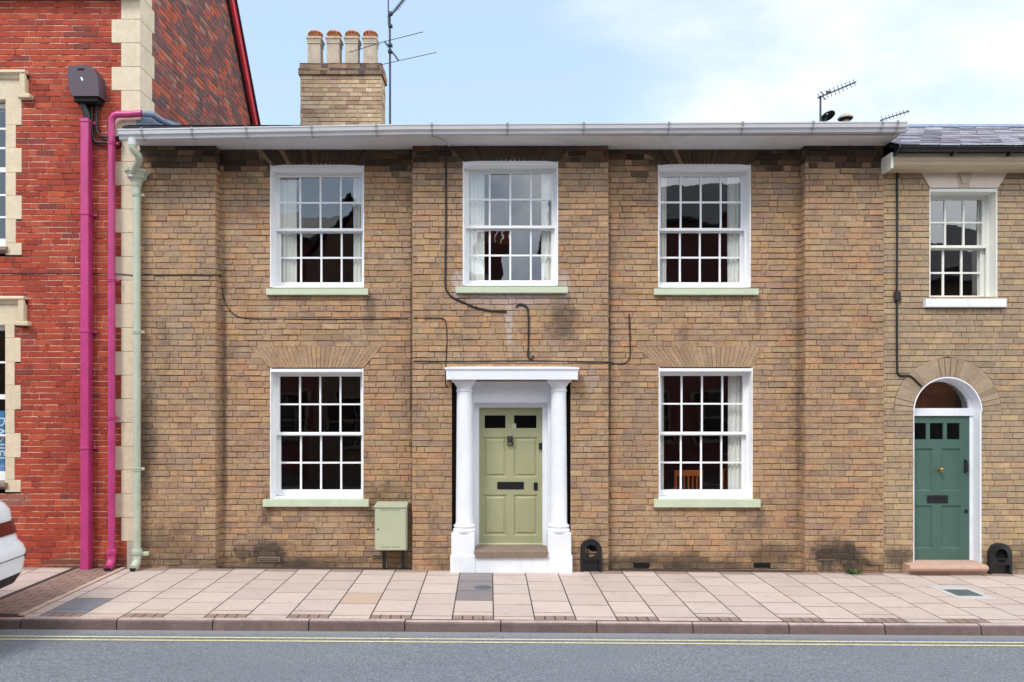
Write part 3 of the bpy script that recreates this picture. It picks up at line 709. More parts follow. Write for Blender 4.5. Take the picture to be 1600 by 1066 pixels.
for cx in (WX(725.5, .0), WX(873, .0)):
    m = MB(); m.lathe(cx, .02, colprof(pz, PZT), 32); m.box(cx-.146, cx+.146, -.125, .16, PZT-.045, PZT-.002, .004)
    m.build('column', M['white_wall'], doorcase, smooth=40)
m = MB()
cx0, cx1 = WX(695, -.2), WX(905, -.2); ct = WZ(574, -.2); cb = WZ(593, -.2)
def cornice_ring(pr):      # (out, z) moulding wrapped round three sides
    n = len(pr); vs = []
    for (o_, z) in pr:
        vs += [(cx0+.09-o_, .1, z), (cx0+.09-o_, -.11-o_, z), (cx1-.09+o_, -.11-o_, z), (cx1-.09+o_, .1, z)]
    fs = [(4*i+k, 4*i+k+1, 4*i+k+5, 4*i+k+4) for i in range(n-1) for k in range(3)]
    fs += [(0, 1, 2, 3), (4*n-4, 4*n-3, 4*n-2, 4*n-1)]
    m.add(vs, fs)
cornice_ring([(0.0, cb+.01), (.06, cb+.01), (.064, cb), (.074, cb), (.076, ct-.045), (.082, ct-.038), (.083, ct-.026), (.092, ct-.022), (.092, ct-.002), (.02, ct+.008), (-.1, ct+.02)])
m.build('cornice', M['white_wall'], doorcase)
m = MB(); m.box(WX(742, -.16), WX(856, -.16), -.165, .3, WZ(871, -.165), WZ(861.5, -.165), .006)
m.build('doorstep', M['step'], doorcase)
# door leaf
YD = .30
dx0, dx1, dz0, dz1 = WX(747.5, YD), WX(848, YD), WZ(853, YD), WZ(637, YD)
def door_leaf(parent, x0, x1, z0, z1, y, panels, lights, mat, fielded=True):
    # stiles and rails laid as cells between openings
    m = MB(); ops = panels + lights
    xs = sorted({x0, x1} | {v for o in ops for v in (o[0], o[1])}); zs = sorted({z0, z1} | {v for o in ops for v in (o[2], o[3])})
    for i in range(len(xs)-1):
        for k in range(len(zs)-1):
            cx, cz = (xs[i]+xs[i+1])/2, (zs[k]+zs[k+1])/2
            if any(o[0] < cx < o[1] and o[2] < cz < o[3] for o in ops): continue
            m.face([(xs[i], y, zs[k]), (xs[i+1], y, zs[k]), (xs[i+1], y, zs[k+1]), (xs[i], y, zs[k+1])])
    for (a, b, c, d) in ops:
        dep = .016
        e = .014 if (a, b, c, d) in panels else .004
        oo = [(a, c), (b, c), (b, d), (a, d)]; ii = [(a+e, c+e), (b-e, c+e), (b-e, d-e), (a+e, d-e)]
        for q in range(4):
            p, r_ = oo[q], oo[(q+1) % 4]; p2, r2 = ii[q], ii[(q+1) % 4]
            m.face([(p[0], y, p[1]), (r_[0], y, r_[1]), (r2[0], y+dep, r2[1]), (p2[0], y+dep, p2[1])])
        if (a, b, c, d) in panels:
            if fielded:
                g = .045; jj = [(a+g, c+g), (b-g, c+g), (b-g, d-g), (a+g, d-g)]
                kk = [(p[0]+(.012 if p[0] < (a+b)/2 else -.012), p[1]+(.012 if p[1] < (c+d)/2 else -.012)) for p in ii]
                for q in range(4):
                    r1 = (q+1) % 4
                    m.face([(ii[q][0], y+dep, ii[q][1]), (ii[r1][0], y+dep, ii[r1][1]), (kk[r1][0], y+dep, kk[r1][1]), (kk[q][0], y+dep, kk[q][1])])
                    m.face([(kk[q][0], y+dep, kk[q][1]), (kk[r1][0], y+dep, kk[r1][1]), (jj[r1][0], y+.003, jj[r1][1]), (jj[q][0], y+.003, jj[q][1])])
                m.face([(p[0], y+.003, p[1]) for p in jj])
            else: m.face([(p[0], y+dep, p[1]) for p in ii])
    m.box(x0, x1, y+.022, y+.045, z0, z1)
    d = m.build('door', mat, parent)
    for (a, b, c, e_) in lights:
        g = MB(); g.face([(a, y+.013, c), (b, y+.013, c), (b, y+.013, e_), (a, y+.013, e_)]); g.build('door_glass', M['car_glass'], d)
    return d
def DP(l, r, t, bt, y): return (WX(l, y), WX(r, y), WZ(bt, y), WZ(t, y))
door = door_leaf(house, dx0, dx1, dz0, dz1, YD, [DP(755, 792, 683, 746, YD), DP(803, 840, 683, 746, YD), DP(755, 792, 773, 837, YD), DP(803, 840, 773, 837, YD)],
                 [DP(757, 790, 649, 669.5, YD), DP(803, 838.5, 649, 669.5, YD)], M['door_green'])
m = MB(); cx, cz = WX(797, YD), WZ(686, YD)
m.lathey(cx, cz, [(.012, YD-.055), (.028, YD-.05), (.036, YD-.03), (.038, YD-.001)], 14)
m.lathey(cx, cz-.02, [(.008, YD-.07), (.02, YD-.065), (.026, YD-.04), (.024, YD-.02)], 10)
for s_ in (-1, 1): m.lathey(cx+s_*.026, cz+.026, [(.004, YD-.03), (.012, YD-.02), (.012, YD-.001)], 8)
m.tube([(cx+.036*math.sin(a), YD-.028, cz-.052+.036*math.cos(a)) for a in [2*math.pi*k/20 for k in range(21)]], .006, 6)
m.build('knocker', M['black'], door, smooth=40)
m = MB(); m.box(WX(777, YD), WX(818.5, YD), YD-.008, YD-.001, WZ(764.5, YD), WZ(753, YD), .002); m.box(WX(780, YD), WX(815, YD), YD-.012, YD-.008, WZ(762.5, YD), WZ(755, YD), .001); m.build('letter_plate', M['black'], door)
m = MB(); m.box(WX(834, YD), WX(840, YD), YD-.012, YD-.001, WZ(766, YD), WZ(754, YD), .002); m.lathey(WX(837, YD), WZ(759, YD), [(.012, YD-.03), (.016, YD-.02), (.01, YD-.01)], 10); m.build('lock', M['black'], door)
m = MB(); m.box(WX(842, YD), WX(848, YD), YD-.03, YD-.001, WZ(702, YD), WZ(692, YD), .004); m.build('latch', M['black'], door)
m = MB(); m.box(dx0, dx1, YD-.02, YD-.001, dz0, dz0+.035, .003); m.build('weather_bar', M['sill'], door)
m = MB(); m.box(WX(800, YD), WX(806.5, YD), YD-.003, YD-.001, WZ(669.5, YD)-.004, WZ(662, YD)); m.build('number_plate', M['box_green'], door)
# hall behind
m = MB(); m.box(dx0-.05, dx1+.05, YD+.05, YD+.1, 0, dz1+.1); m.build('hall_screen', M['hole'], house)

# air vents in the base
for (px, py, wpx) in ((421, 874, 34), (592, 870, 20), (1002, 883, 25), (1190, 883, 26)):
    y = YR; m = MB(); x0, x1, z0, z1 = WX(px-wpx/2, y), WX(px+wpx/2, y), WZ(py+4, y), WZ(py-4, y)
    m.box(x0, x1, y-.016, y-.004, z0, z1); 
    v = m.build('air_vent', M['hole'] if px > 900 else M['step'], house)
    m = MB()
    for k in range(2): m.box(x0+.01, x1-.01, y-.0185, y-.0162, z0+.012+k*.024, z0+.022+k*.024)
    m.build('slot', M['hole'], v)

# eaves, soffit, fascia
FY = -.38; m = MB()
m.box(XL-.005, XR+.02, FY, FY+.025, ZT-.015, ZT+.07); fa = m.build('fascia', M['soffit'], house)
m = MB(); m.face([(XL-.005, FY+.025, ZT), (XR+.02, FY+.025, ZT), (XR+.02, .3, ZT), (XL-.005, .3, ZT)]); m.build('soffit', M['soffit'], house)
# roof
m = MB(); rr = random.Random(3)
zr = 5.36
m.prismx([(FY-.03, zr-.03), (FY-.03, zr), (3.6, 6.60), (7.6, zr), (7.6, zr-.03), (3.6, 6.5)], XL, XR)
roof = m.build('roof', M['felt'], house)
sm_ = MB()
for k in range(16):
    y0, y1 = FY-.02+k*.25, FY-.02+k*.25+.34
    sl_ = (6.6-zr)/(3.6-FY+.03)
    x = XL+.01
    while x < XR-.26:
        sm_.col = vc(lin(rr.choice(((96,92,104), (84,84,98), (106,98,104), (74,76,88))))); 
        a, b = x, x+.245; 
        sm_.add([(a, y0, zr+.02+sl_*(y0-FY)), (b, y0, zr+.02+sl_*(y0-FY)), (b, min(y1, 3.62), zr+.006+sl_*(min(y1, 3.62)-FY)), (a, min(y1, 3.62), zr+.006+sl_*(min(y1, 3.62)-FY))], [(0,1,2,3)])
        x += .25
sm_.build('slates', M['slate'], roof)
# side and rear shell so the house is solid
m = MB(); m.box(XL+.02, XR-.02, 7.2, 7.4, -.1, ZT); m.box(XR-.12, XR-.02, .5, 7.2, -.1, ZT); m.box(XL+.02, XL+.12, .5, 7.2, -.1, ZT); m.build('rear_wall', M['mortar'], house)

# chimney
YC = 3.65; sC = S(YC)
cx0_, cx1_ = WX(470, YC), WX(595.5, YC); cdp = .40
ctop = WZ(99, YC); ccap = WZ(118, YC)
mb, mo = MB(), MB()
brickwork(mb, mo, cx0_, cx1_, 6.2, ccap, Tfront(YC), pal_chim, (), seed=41, courses_off=ccap)
brickwork(mb, mo, YC, YC+cdp, 6.2, ccap, Tright(cx1_), pal_chim, (), seed=42, courses_off=ccap)
brickwork(mb, mo, YC, YC+cdp, 6.2, ccap, Tleft(cx0_), pal_chim, (), seed=43, courses_off=ccap)
q1 = ccap + (ctop-ccap)*.55; 
for (o_, za, zb) in ((.03, ccap, q1), (.012, q1, ctop)):
    T = Tfront(YC-o_)
    brickwork(mb, mo, cx0_-o_, cx1_+o_, za, zb, Tfront(YC-o_), pal_cap, (), seed=44, courses_off=za)
    brickwork(mb, mo, YC-o_, YC+cdp+o_, za, zb, Tright(cx1_+o_), pal_cap, (), seed=45, courses_off=za)
    brickwork(mb, mo, YC-o_, YC+cdp+o_, za, zb, Tleft(cx0_-o_), pal_cap, (), seed=46, courses_off=za)
    mo.face([(cx0_-o_, YC-o_, za+.001), (cx1_+o_, YC-o_, za+.001), (cx1_+o_, YC+cdp+o_, za+.001), (cx0_-o_, YC+cdp+o_, za+.001)])
    mo.face([(cx0_-o_, YC-o_, zb), (cx1_+o_, YC-o_, zb), (cx1_+o_, YC+cdp+o_, zb), (cx0_-o_, YC+cdp+o_, zb)])
mo.face([(cx0_, YC+cdp, 6.2), (cx1_, YC+cdp, 6.2), (cx1_, YC+cdp, ctop), (cx0_, YC+cdp, ctop)])
chim = mb.build('chimney', M['brick_pale'], house); chim['label'] = 'buff brick chimney stack with four pots'
mo.build('mortar', M['mortar_pale'], chim)
for i, px in enumerate((493, 522.5, 551, 579)):
    yc = YC+.17; cx = WX(px, yc); z0 = ctop; zt = WZ(61.5, yc); m = MB()
    def sq(h, z): return [(cx-h, yc-h, z), (cx+h, yc-h, z), (cx+h, yc+h, z), (cx-h, yc+h, z)]
    pr = [(.118, z0), (.112, z0+.03), (.108, zt-.14), (.112, zt-.135), (.12, zt-.125), (.116, zt-.11), (.122, zt-.06), (.134, zt-.045), (.134, zt-.015), (.11, zt)]
    vs = []; [vs.extend(sq(h, z)) for h, z in pr]; n = len(pr)
    m.add(vs, [(4*a+k, 4*a+(k+1) % 4, 4*a+4+(k+1) % 4, 4*a+4+k) for a in range(n-1) for k in range(4)] + [(4*n-4, 4*n-3, 4*n-2, 4*n-1)])
    if i == 1:
        pass
    m.build('chimney_pot', M['pot'], chim)
    m = MB(); zc = WZ(51, yc); m.lathe(cx, yc, [(.085, zt), (.108, zt+.005), (.116, zt+.04), (.126, zc-.055), (.128, zc-.04), (.12, zc-.018), (.09, zc-.002), (.05, zc+.006), (.0, zc+.008)], 20)
    m.build('pot_cap', M['terracotta'], chim, smooth=50)
    for k in range(12):
        m = MB(); a = 2*math.pi*(k+.5)/12; r_ = .1205; zz = zc-.05
        m.lathe(cx+r_*math.cos(a), yc+r_*math.sin(a), [(.011, zz-.01), (.013, zz), (.011, zz+.01)], 6)
        m.build('vent_hole', M['hole'], chim)

# main gutter
gp = [(XL-.0, WZ(203, -.5)), (WX(640, -.5), WZ(195, -.5)), (XR+.02, WZ(191, -.5))]
def gutz(x):
    for (a, za), (b, zb) in zip(gp, gp[1:]):
        if x <= b: return za+(zb-za)*(x-a)/(b-a)
    return gp[-1][1]
gut = empty('roof_gutter', (XL, -.45, 5.2), 'long white plastic gutter along the eaves of the buff brick house', 'gutter')
prof = [(-.395, .0), (-.395, -.095), (-.44, -.105), (-.475, -.1), (-.482, -.07), (-.505, -.055), (-.512, -.012), (-.518, -.01), (-.518, .004), (-.508, .004), (-.508, -.0), (-.498, -.05), (-.47, -.08), (-.41, -.085), (-.403, 0)]
m = MB(); xs = [XL, XL+1.5, gp[1][0], 0, 1.7, XR+.02]; n = len(prof); vs = []
for x in xs: vs += [(x, y, gutz(x)+z) for y, z in prof]
m.add(vs, [(i*n+k, i*n+(k+1) % n, (i+1)*n+(k+1) % n, (i+1)*n+k) for i in range(len(xs)-1) for k in range(n)])
for x in (XL, XR+.02):
    m.add([(x, y, gutz(x)+z) for y, z in prof[:9]], [tuple(range(9))])
m.build('trough', M['gutter'], gut)
for px in (222, 300, 385, 487, 588, 675, 793, 912, 1045, 1160, 1270, 1378, 1402):
    x = WX(px, -.5); m = MB(); w_ = .012
    vs = []; pp = [(y-.004, z-.004) for y, z in prof[:10]] ; pp = [(-.39, .008)] + [(y-.006, z-.006) for y, z in prof[1:8]] + [(-.527, .012), (-.5, .012)]
    m.prismx([(y, gutz(x)+z) for y, z in pp] , x-w_, x+w_)
    m.build('bracket', M['gutter_clip'], gut)
m = MB(); x = WX(206, -.47); m.lathe(x, -.45, [(.05, gutz(x)-.17), (.05, gutz(x)-.09)], 16); m.build('outlet', M['gutter'], gut, smooth=40)

# ---------------------------------------------------------------- RIGHT NEIGHBOUR
YN = .02; XN1 = 9.5
nb = empty('brick_house', (7.0, YN, 0), 'paler brick house with visible slate roof, arched dark green door and stone window lintel', 'house')
WN = (1452, 1558, 293, 467)
ZN = 4.98
ccx, ccz, rin, rout = WX(1480, YN), WZ(643, YN), 53.5/S(YN), 84/S(YN)
def ring(z):
    t = max(0, rout**2-(z-ccz)**2)**.5; return (ccx-t, ccx+t)
lt, lq = archhole(1452, 1558, 294, 1435, 1577, 263.5, YN)
nh = [rect(WX(WN[0], YN), WX(WN[1], YN), WZ(467, YN), WZ(294, YN)), lt, rect(WX(1427, YN), WX(1532, YN), -.2, ccz), (ccz, ccz+rout, ring)]
mb, mo = MB(), MB(); brickwork(mb, mo, XR, XN1, -.2, ZN, Tfront(YN), pal_pale, nh, seed=61, L=.225, courses_off=.02)
w = mb.build('wall', M['brick_pale'], nb); mo.build('mortar', M['mortar_pale'], w)
m = MB(); m.box(XR+.02, XN1, 6.5, 6.7, -.2, ZN); m.box(XN1-.1, XN1, YN+.02, 6.5, -.2, ZN); m.build('rear_wall', M['mortar_pale'], nb)
am = MB(); quads = []
n = 25
for k in range(n):
    a0, a1 = math.pi*(k/n), math.pi*((k+1)/n)
    quads.append([(ccx+rin*math.cos(a1), ccz+rin*math.sin(a1)), (ccx+rin*math.cos(a0), ccz+rin*math.sin(a0)), (ccx+rout*math.cos(a0), ccz+rout*math.sin(a0)), (ccx+rout*math.cos(a1), ccz+rout*math.sin(a1))])
def pal_ring(rnd, u, z):
    c = rnd.choices([lin((150,130,108)), lin((134,114,96)), lin((162,142,118))])[0]; v = 1+rnd.uniform(-.08,.08); return tuple(q*v for q in c)
wedge_bricks(am, quads, Tfront(YN), pal_ring, ar, .012, .004)
w = am.build('door_arch', M['brick_pale'], nb)
amo = MB(); nn = 40
for k in range(nn):
    a0, a1 = math.pi*k/nn, math.pi*(k+1)/nn; T = Tfront(YN)
    amo.face([T(ccx+r_*math.cos(a), ccz+r_*math.sin(a), .001) for r_, a in ((rin, a1), (rin, a0), (rout, a0), (rout, a1))])
amo.build('mortar', M['mortar_pale'], w)
# stone lintel
m = MB(); a, b, zb, c, d, zt = lq
m.prism([(a, zb), (b, zb), (d, zt), (c, zt)], YN-.018, YN+.12)
lin_ = m.build('lintel', M['cream'], nb)
kx0 = WX(1505, YN)
m = MB(); kk = .012
def trap(hb, ht, z0, z1, y0, y1, mm): mm.prism([(kx0-hb, z0), (kx0+hb, z0), (kx0+ht, z1), (kx0-ht, z1)], y0, y1)
trap(.062, .098, zb+.004, zt-.004, YN-.024, YN-.016, m); trap(.036, .062, zb+.045, zt-.04, YN-.036, YN-.022, m); m.build('keystone', M['stone_gutter'], lin_)
window(nb, 1452, 1558, 293.5, 467, YN, 3, (1446, 1572, 467, 480), depth=.17, head=.0, mat='cream_white', sillmat='white_wall', bot=.05, label='sash window under the stone lintel')
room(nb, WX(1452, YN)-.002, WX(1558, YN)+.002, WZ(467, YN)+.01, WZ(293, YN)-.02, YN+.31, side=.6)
WNs = (1452, 1558, 293, 467)
tag(curtain(1527, 1556, WNs, YN, 'pale curtain inside the window under the stone lintel'), group='white curtains inside the windows')
# door surround, fanlight, door
YD2 = .17
m = MB(); T = Tfront(YN)
x1o = WX(1532, YN); x0o = WX(1427, YN)
# white lining: jambs and arched reveal
m.box(x1o-.012, x1o+.004, YN-.012, YD2+.06, .02, ccz); m.box(x0o-.004, x0o+.012, YN-.002, YD2+.06, .02, ccz)
nn = 28
for k in range(nn):
    a0, a1 = math.pi*k/nn, math.pi*(k+1)/nn; ro, ri = rin+.004, rin-.012
    p = lambda r_, a, y: (ccx+r_*math.cos(a), y, ccz+r_*math.sin(a))
    m.face([p(ri, a0, YN-.01), p(ri, a1, YN-.01), p(ri, a1, YD2+.06), p(ri, a0, YD2+.06)])
    m.face([p(ri, a0, YN-.014), p(ri, a1, YN-.014), p(ro, a1, YN-.014), p(ro, a0, YN-.014)])
    fr2 = rin-.05
    m.face([p(fr2, a0, YD2-.01), p(fr2, a1, YD2-.01), p(ri, a1, YD2-.01), p(ri, a0, YD2-.01)])
    m.face([p(fr2, a0, YD2-.01), p(fr2, a1, YD2-.01), p(fr2, a1, YD2+.04), p(fr2, a0, YD2+.04)])
m.box(x1o-.045, x1o-.012, YD2-.012, YD2+.05, .1, ccz)
m.box(x0o+.012, x1o-.012, YD2-.03, YD2+.05, WZ(650, YD2), WZ(638, YD2), .003)
dsr = m.build('door_frame', M['white_wall'], nb)
m = MB(); m.face([(ccx+(rin-.03)*math.cos(math.pi*k/20), YD2+.02, ccz+(rin-.03)*math.sin(math.pi*k/20)) for k in range(21)]); m.build('fanlight', M['glass'], dsr)
def D2(l, r_, t, b_): return DP(l, r_, t, b_, YD2)
door2 = door_leaf(nb, x0o+.012, x1o-.045, WZ(877, YD2), WZ(650, YD2), YD2, [D2(1429, 1457, 701, 767), D2(1471, 1502, 701, 767), D2(1429, 1457, 790, 857), D2(1471, 1502, 790, 857)],
                  [D2(1428.5, 1447.5, 661, 687), D2(1453, 1474, 661, 687), D2(1479.5, 1500, 661, 687)], M['door_teal'], False)
m = MB(); kx_, kz_ = WX(1467, YD2), WZ(734, YD2); m.lathey(kx_, kz_, [(.012, YD2-.07), (.026, YD2-.062), (.03, YD2-.045), (.02, YD2-.03), (.012, YD2-.02), (.022, YD2-.001)], 16); m.build('door_knob', M['brass'], door2, smooth=40)
m = MB(); m.box(WX(1448.5, YD2), WX(1481, YD2), YD2-.01, YD2-.001, WZ(786, YD2), WZ(774, YD2), .002); m.build('letter_plate', M['black'], door2)
m = MB(); hx = WX(1508, YD2); m.box(hx-.018, hx+.018, YD2-.012, YD2-.001, WZ(739, YD2), WZ(718, YD2), .004); m.tube(smooth_path([(hx, YD2-.01, WZ(719, YD2)), (hx, YD2-.05, WZ(723, YD2)), (hx, YD2-.05, WZ(734, YD2)), (hx, YD2-.01, WZ(738, YD2))]), .008, 6); m.build('handle', M['black'], door2)
m = MB(); m.box(WX(1507, YD2), WX(1512, YD2), YD2-.008, YD2-.001, WZ(802, YD2), WZ(796, YD2), .002); m.build('keyhole', M['black'], door2)
m = MB(); m.prismx([(-.08, -.08), (-.08, .02), (-.13, .02), (-.155, .035), (-.165, .06), (-.155, .085), (-.13, .097), (.2, .1), (.2, -.08)], WX(1422, -.15), WX(1544, -.15)); m.build('doorstep', M['step_pink'], nb, smooth=30)
m = MB(); m.box(x0o, x1o, YD2+.35, YD2+.4, 0, ccz+rin+.1); m.build('hall_screen', M['wood'], nb)
m = MB(); m.box(x0o-.08, x0o-.02, YN+.05, YD2+.4, 0, ccz+rin+.1); m.box(x1o+.02, x1o+.08, YN+.05, YD2+.4, 0, ccz+rin+.1); m.box(x0o-.08, x1o+.08, YN+.05, YD2+.4, ccz+rin+.1, ccz+rin+.15); m.build('hall_wall', M['room'], nb)
# eaves box + slate roof
ey = -.2; z0e, z1e = WZ(262, ey), WZ(241, ey)
m = MB(); m.prismx([(YN+.05, z0e), (ey+.05, z0e), (ey+.02, z0e+.02), (ey, z0e+.04), (ey, z0e+.07), (ey-.03, z0e+.1), (ey-.03, z1e), (YN+.05, z1e)], XR+.0, XN1); m.build('cornice', M['stone_gutter'], nb)
m = MB(); m.box(XR-.03, XR+.0, ey-.04, YN-.02, z0e-.02, z1e+.01, .004); m.build('cornice_end', M['cream_white'], nb)
ge = z1e+.05
def rz2(y): return ge+.03+.472*(y+.3)
m = MB(); m.prismx([(-.26, rz2(-.26)-.06), (-.26, rz2(-.26)-.01), (2.15, rz2(2.15)-.01), (4.6, rz2(-.26)-.01), (4.6, rz2(-.26)-.06), (2.15, rz2(2.15)-.1)], XR+.03, XN1); roof2 = m.build('roof', M['felt'], nb)
sm_ = MB(); k = 0; y = -.33
while y < 2.05:
    y1 = min(2.18, y+.36); x = XR+.01 - (.12 if k % 2 else 0)
    while x < XN1-.2:
        sm_.col = vc(lin(rr.choice(((104,100,116), (88,86,102), (112,98,108), (74,72,88), (98,82,90), (112,112,124)))), .12)
        a, b = max(x, XR+.01), x+.243; dz = rr.uniform(0, .004); jy = rr.uniform(-.006, .006)
        v0, v1 = rz2(y)+.012+dz, rz2(y1)+.002
        sm_.add([(a, y+jy, v0), (b, y+jy, v0), (b, y1, v1), (a, y1, v1)], [(0,1,2,3)])
        cc = sm_.col; sm_.col = lin(rr.choice(((206,206,214), (180,180,192), (110,108,120), (50,48,56))))
        sm_.add([(a, y+jy, v0), (b, y+jy, v0), (a, y+jy, v0-.012), (b, y+jy, v0-.012)], [(2,3,1,0)]); sm_.col = cc
        x += .25
    y += .205; k += 1
sm_.build('slates', M['slate'], roof2)
m = MB(); x = XR
while x < XN1:
    m.prismx([(2.03, rz2(2.03)+.02), (2.15, rz2(2.15)+.05), (2.27, rz2(2.03)+.02), (2.25, rz2(2.03)-.0), (2.05, rz2(2.03)-.0)], x, x+.44); x += .45
m.build('ridge_tiles', M['lead'], roof2)
g2 = empty('roof_gutter', (XR, -.3, z1e), 'black half round gutter under the slate roof on the right', 'gutter')
m = MB(); gy, gz_, gr_ = -.31, ge-.005, .058
pp = [(gy+gr_*math.cos(a), gz_+gr_*math.sin(a)) for a in [math.pi+math.pi*k/10 for k in range(11)]] + [(gy+(gr_-.006)*math.cos(a), gz_+(gr_-.006)*math.sin(a)) for a in [2*math.pi-math.pi*k/10 for k in range(11)]]
m.prismx(pp, XR+.04, XN1); m.build('trough', M['black'], g2)
for px in (1402, 1492, 1580, 1668):
    m = MB(); x = WX(px, -.3); m.prismx([(gy-gr_-.004, gz_+.004), (gy-gr_-.004, gz_-.02), (gy, gz_-gr_-.006), (gy+gr_, gz_-.09), (gy+gr_+.02, gz_-.085), (gy+gr_+.02, gz_+.004)], x-.012, x+.012); m.build('bracket', M['black'], g2)

# ---------------------------------------------------------------- RED BRICK BUILDING (left)
rb = empty('brick_building', (-7.5, 0, 0), 'red brick building with pale stone quoins and windows surrounds at the left edge', 'building')
rb['label'] = 'red brick building with pale stone quoins and window surrounds, at the left edge'
XA = -9.8; ZE = 7.12; XCR = -4.54
def blocks(z0, z1, first_long, zstart, wide, narrow):
    out = []; z = zstart; lg = first_long
    while z < z1:
        out.append((max(z0, z), min(z1, z+4*CO), wide if lg else narrow)); z += 4*CO; lg = not lg
    return [o for o in out if o[1] > z0]
zq = 89*CO
qz = blocks(WZ(843), ZE+.5, (89//4) % 2 == 0, 0, WX(175), WX(190))
# phase so that a long block ends at py 68 (z=zq)
qz = []
k = 0
z = zq
while z < ZE+.5: qz.append((z, min(ZE+.35, z+4*CO), WX(175) if k % 2 == 0 else WX(190))); z += 4*CO; k += 1
z = zq; k = 0
while z > .45: qz.append((z-4*CO, z, WX(190) if k % 2 == 0 else WX(175))); z -= 4*CO; k += 1
zqb = z
hs = [rect(a, XCR+.02, z0, z1) for (z0, z1, a) in qz]
hs.append(rect(WX(198), XCR+.02, -.2, zqb))
def wsur(ytop, wins):   # right edge steps of window surround
    pass
UW = (WX(9.5), WZ(157), WZ(384)); LW = (WX(9.0), WZ(508), WZ(752))
UL_, = (-7.34,)
sides = []
for (ys, yend, flag) in ((155, 196, 1), (196, 232, 0), (232, 270, 1), (270, 306, 0), (306, 343, 1), (343, 380, 0), (380, 399, 1)): sides.append((WZ(yend), WZ(ys), 34.5 if flag else 25.5))
for (ys, yend, flag) in ((508, 528, 0), (528, 566, 1), (566, 602, 0), (602, 640, 1), (640, 677, 0), (677, 715, 1), (715, 750, 0), (750, 769, 1)): sides.append((WZ(yend), WZ(ys), 33 if flag else 23.5))
midw = -6.77
def mir(x): return 2*midw-x
for (z0, z1, px) in sides: hs.append(rect(mir(WX(px)), WX(px), z0, z1))
hs.append(rect(mir(WX(45)), WX(45), WZ(155), WZ(113))); hs.append(rect(mir(WX(43)), WX(43), WZ(508), WZ(464)))
mb, mo = MB(), MB(); brickwork(mb, mo, XA, XCR, -.15, ZE+.2, Tfront(0), pal_red, hs, seed=71, courses_off=0, rough=.6)
w = mb.build('wall', M['brick_red'], rb); w['label'] = 'street wall of bright red brick'; mo.build('mortar', M['mortar_red'], w)
# gable side wall facing right
YV, ZV, SLP = WX(0)*0+4.05, 7.12, 1.38
yR = 1.75; zR = ZV + (YV-yR)*SLP
def gedge(z): 
    if z <= ZV: return (0.33, YV)
    t = (z-ZV)/SLP; return (max(.33, .33), YV-t)
mb, mo = MB(), MB(); brickwork(mb, mo, .33, YV, 5.0, zR-.05, Tright(XCR), pal_gable, (), seed=72, edge=gedge, courses_off=0, rough=.8)
w = mb.build('wall', M['brick_red'], rb); w['label'] = 'gable wall of mottled red and grey brick'; mo.build('mortar', M['mortar_gable'], w)
# quoins
qm = MB()
for (z0, z1, a) in qz:
    qm.col = vc(lin((212, 196, 170)), .04); qm.box(a, XCR+.012, -.012, .3 if a < WX(180) else .36, z0+.002, z1-.002, .003)
qm.col = lin((176, 164, 152)); qm.box(WX(198), XCR, -.012, .2, -.1, zqb, .012)
qm.build('quoins', M['stone_blocks'], rb)
surs = {True: MB(), False: MB()}
for (z0, z1, px) in sides:
    sm2 = surs[z0 > 3.6]
    right = WX(px)
    up = z0 > 3.6; wx = UW[0] if up else LW[0]
    sm2.col = vc(lin((212, 194, 166)), .04)
    sm2.box(wx, right, -.012, .16, z0+.001, z1-.001, .003); sm2.box(mir(right), mir(wx), -.012, .16, z0+.001, z1-.001, .003)
for (pr_, py_t, py_b, wx) in ((37, 118, 156, UW[0]), (34, 470, 508, LW[0])):
    sm2 = surs[wx == UW[0]]; sm2.col = vc(lin((212, 196, 168)), .03); sm2.box(mir(WX(pr_)), WX(pr_), -.012, .16, WZ(py_b), WZ(py_t), .003)
for sm2 in surs.values(): sm2.build('window_surround', M['stone_blocks'], rb)
for _ in (0,): hcol = lin((206, 188, 158))
for (pr_, t, b_, ft) in ((45, 113, 150, 53), (43, 464, 503, 50)):
    xr = WX(pr_); zt = WZ(t); hm = MB(); hm.col = hcol
    hm.prismx([(.02, zt), (-.07, zt), (-.08, zt-.02), (-.08, zt-.035), (-.04, zt-.06), (-.035, zt-.085), (-.02, zt-.1), (.02, zt-.1)], mir(xr), xr)
    for sx in (1, -1):
        a, b = (xr-.075, xr) if sx > 0 else (mir(xr), mir(xr)+.075)
        hm.box(a, b, -.07, .02, WZ(b_), zt-.03, .008)
        a, b = (xr-.09, WX(ft)) if sx > 0 else (mir(WX(ft)), mir(xr)+.09)
        hm.box(a, b, -.085, .02, WZ(b_+7), WZ(b_), .008)
    hm.build('hood_moulding', M['stone_blocks'], rb)
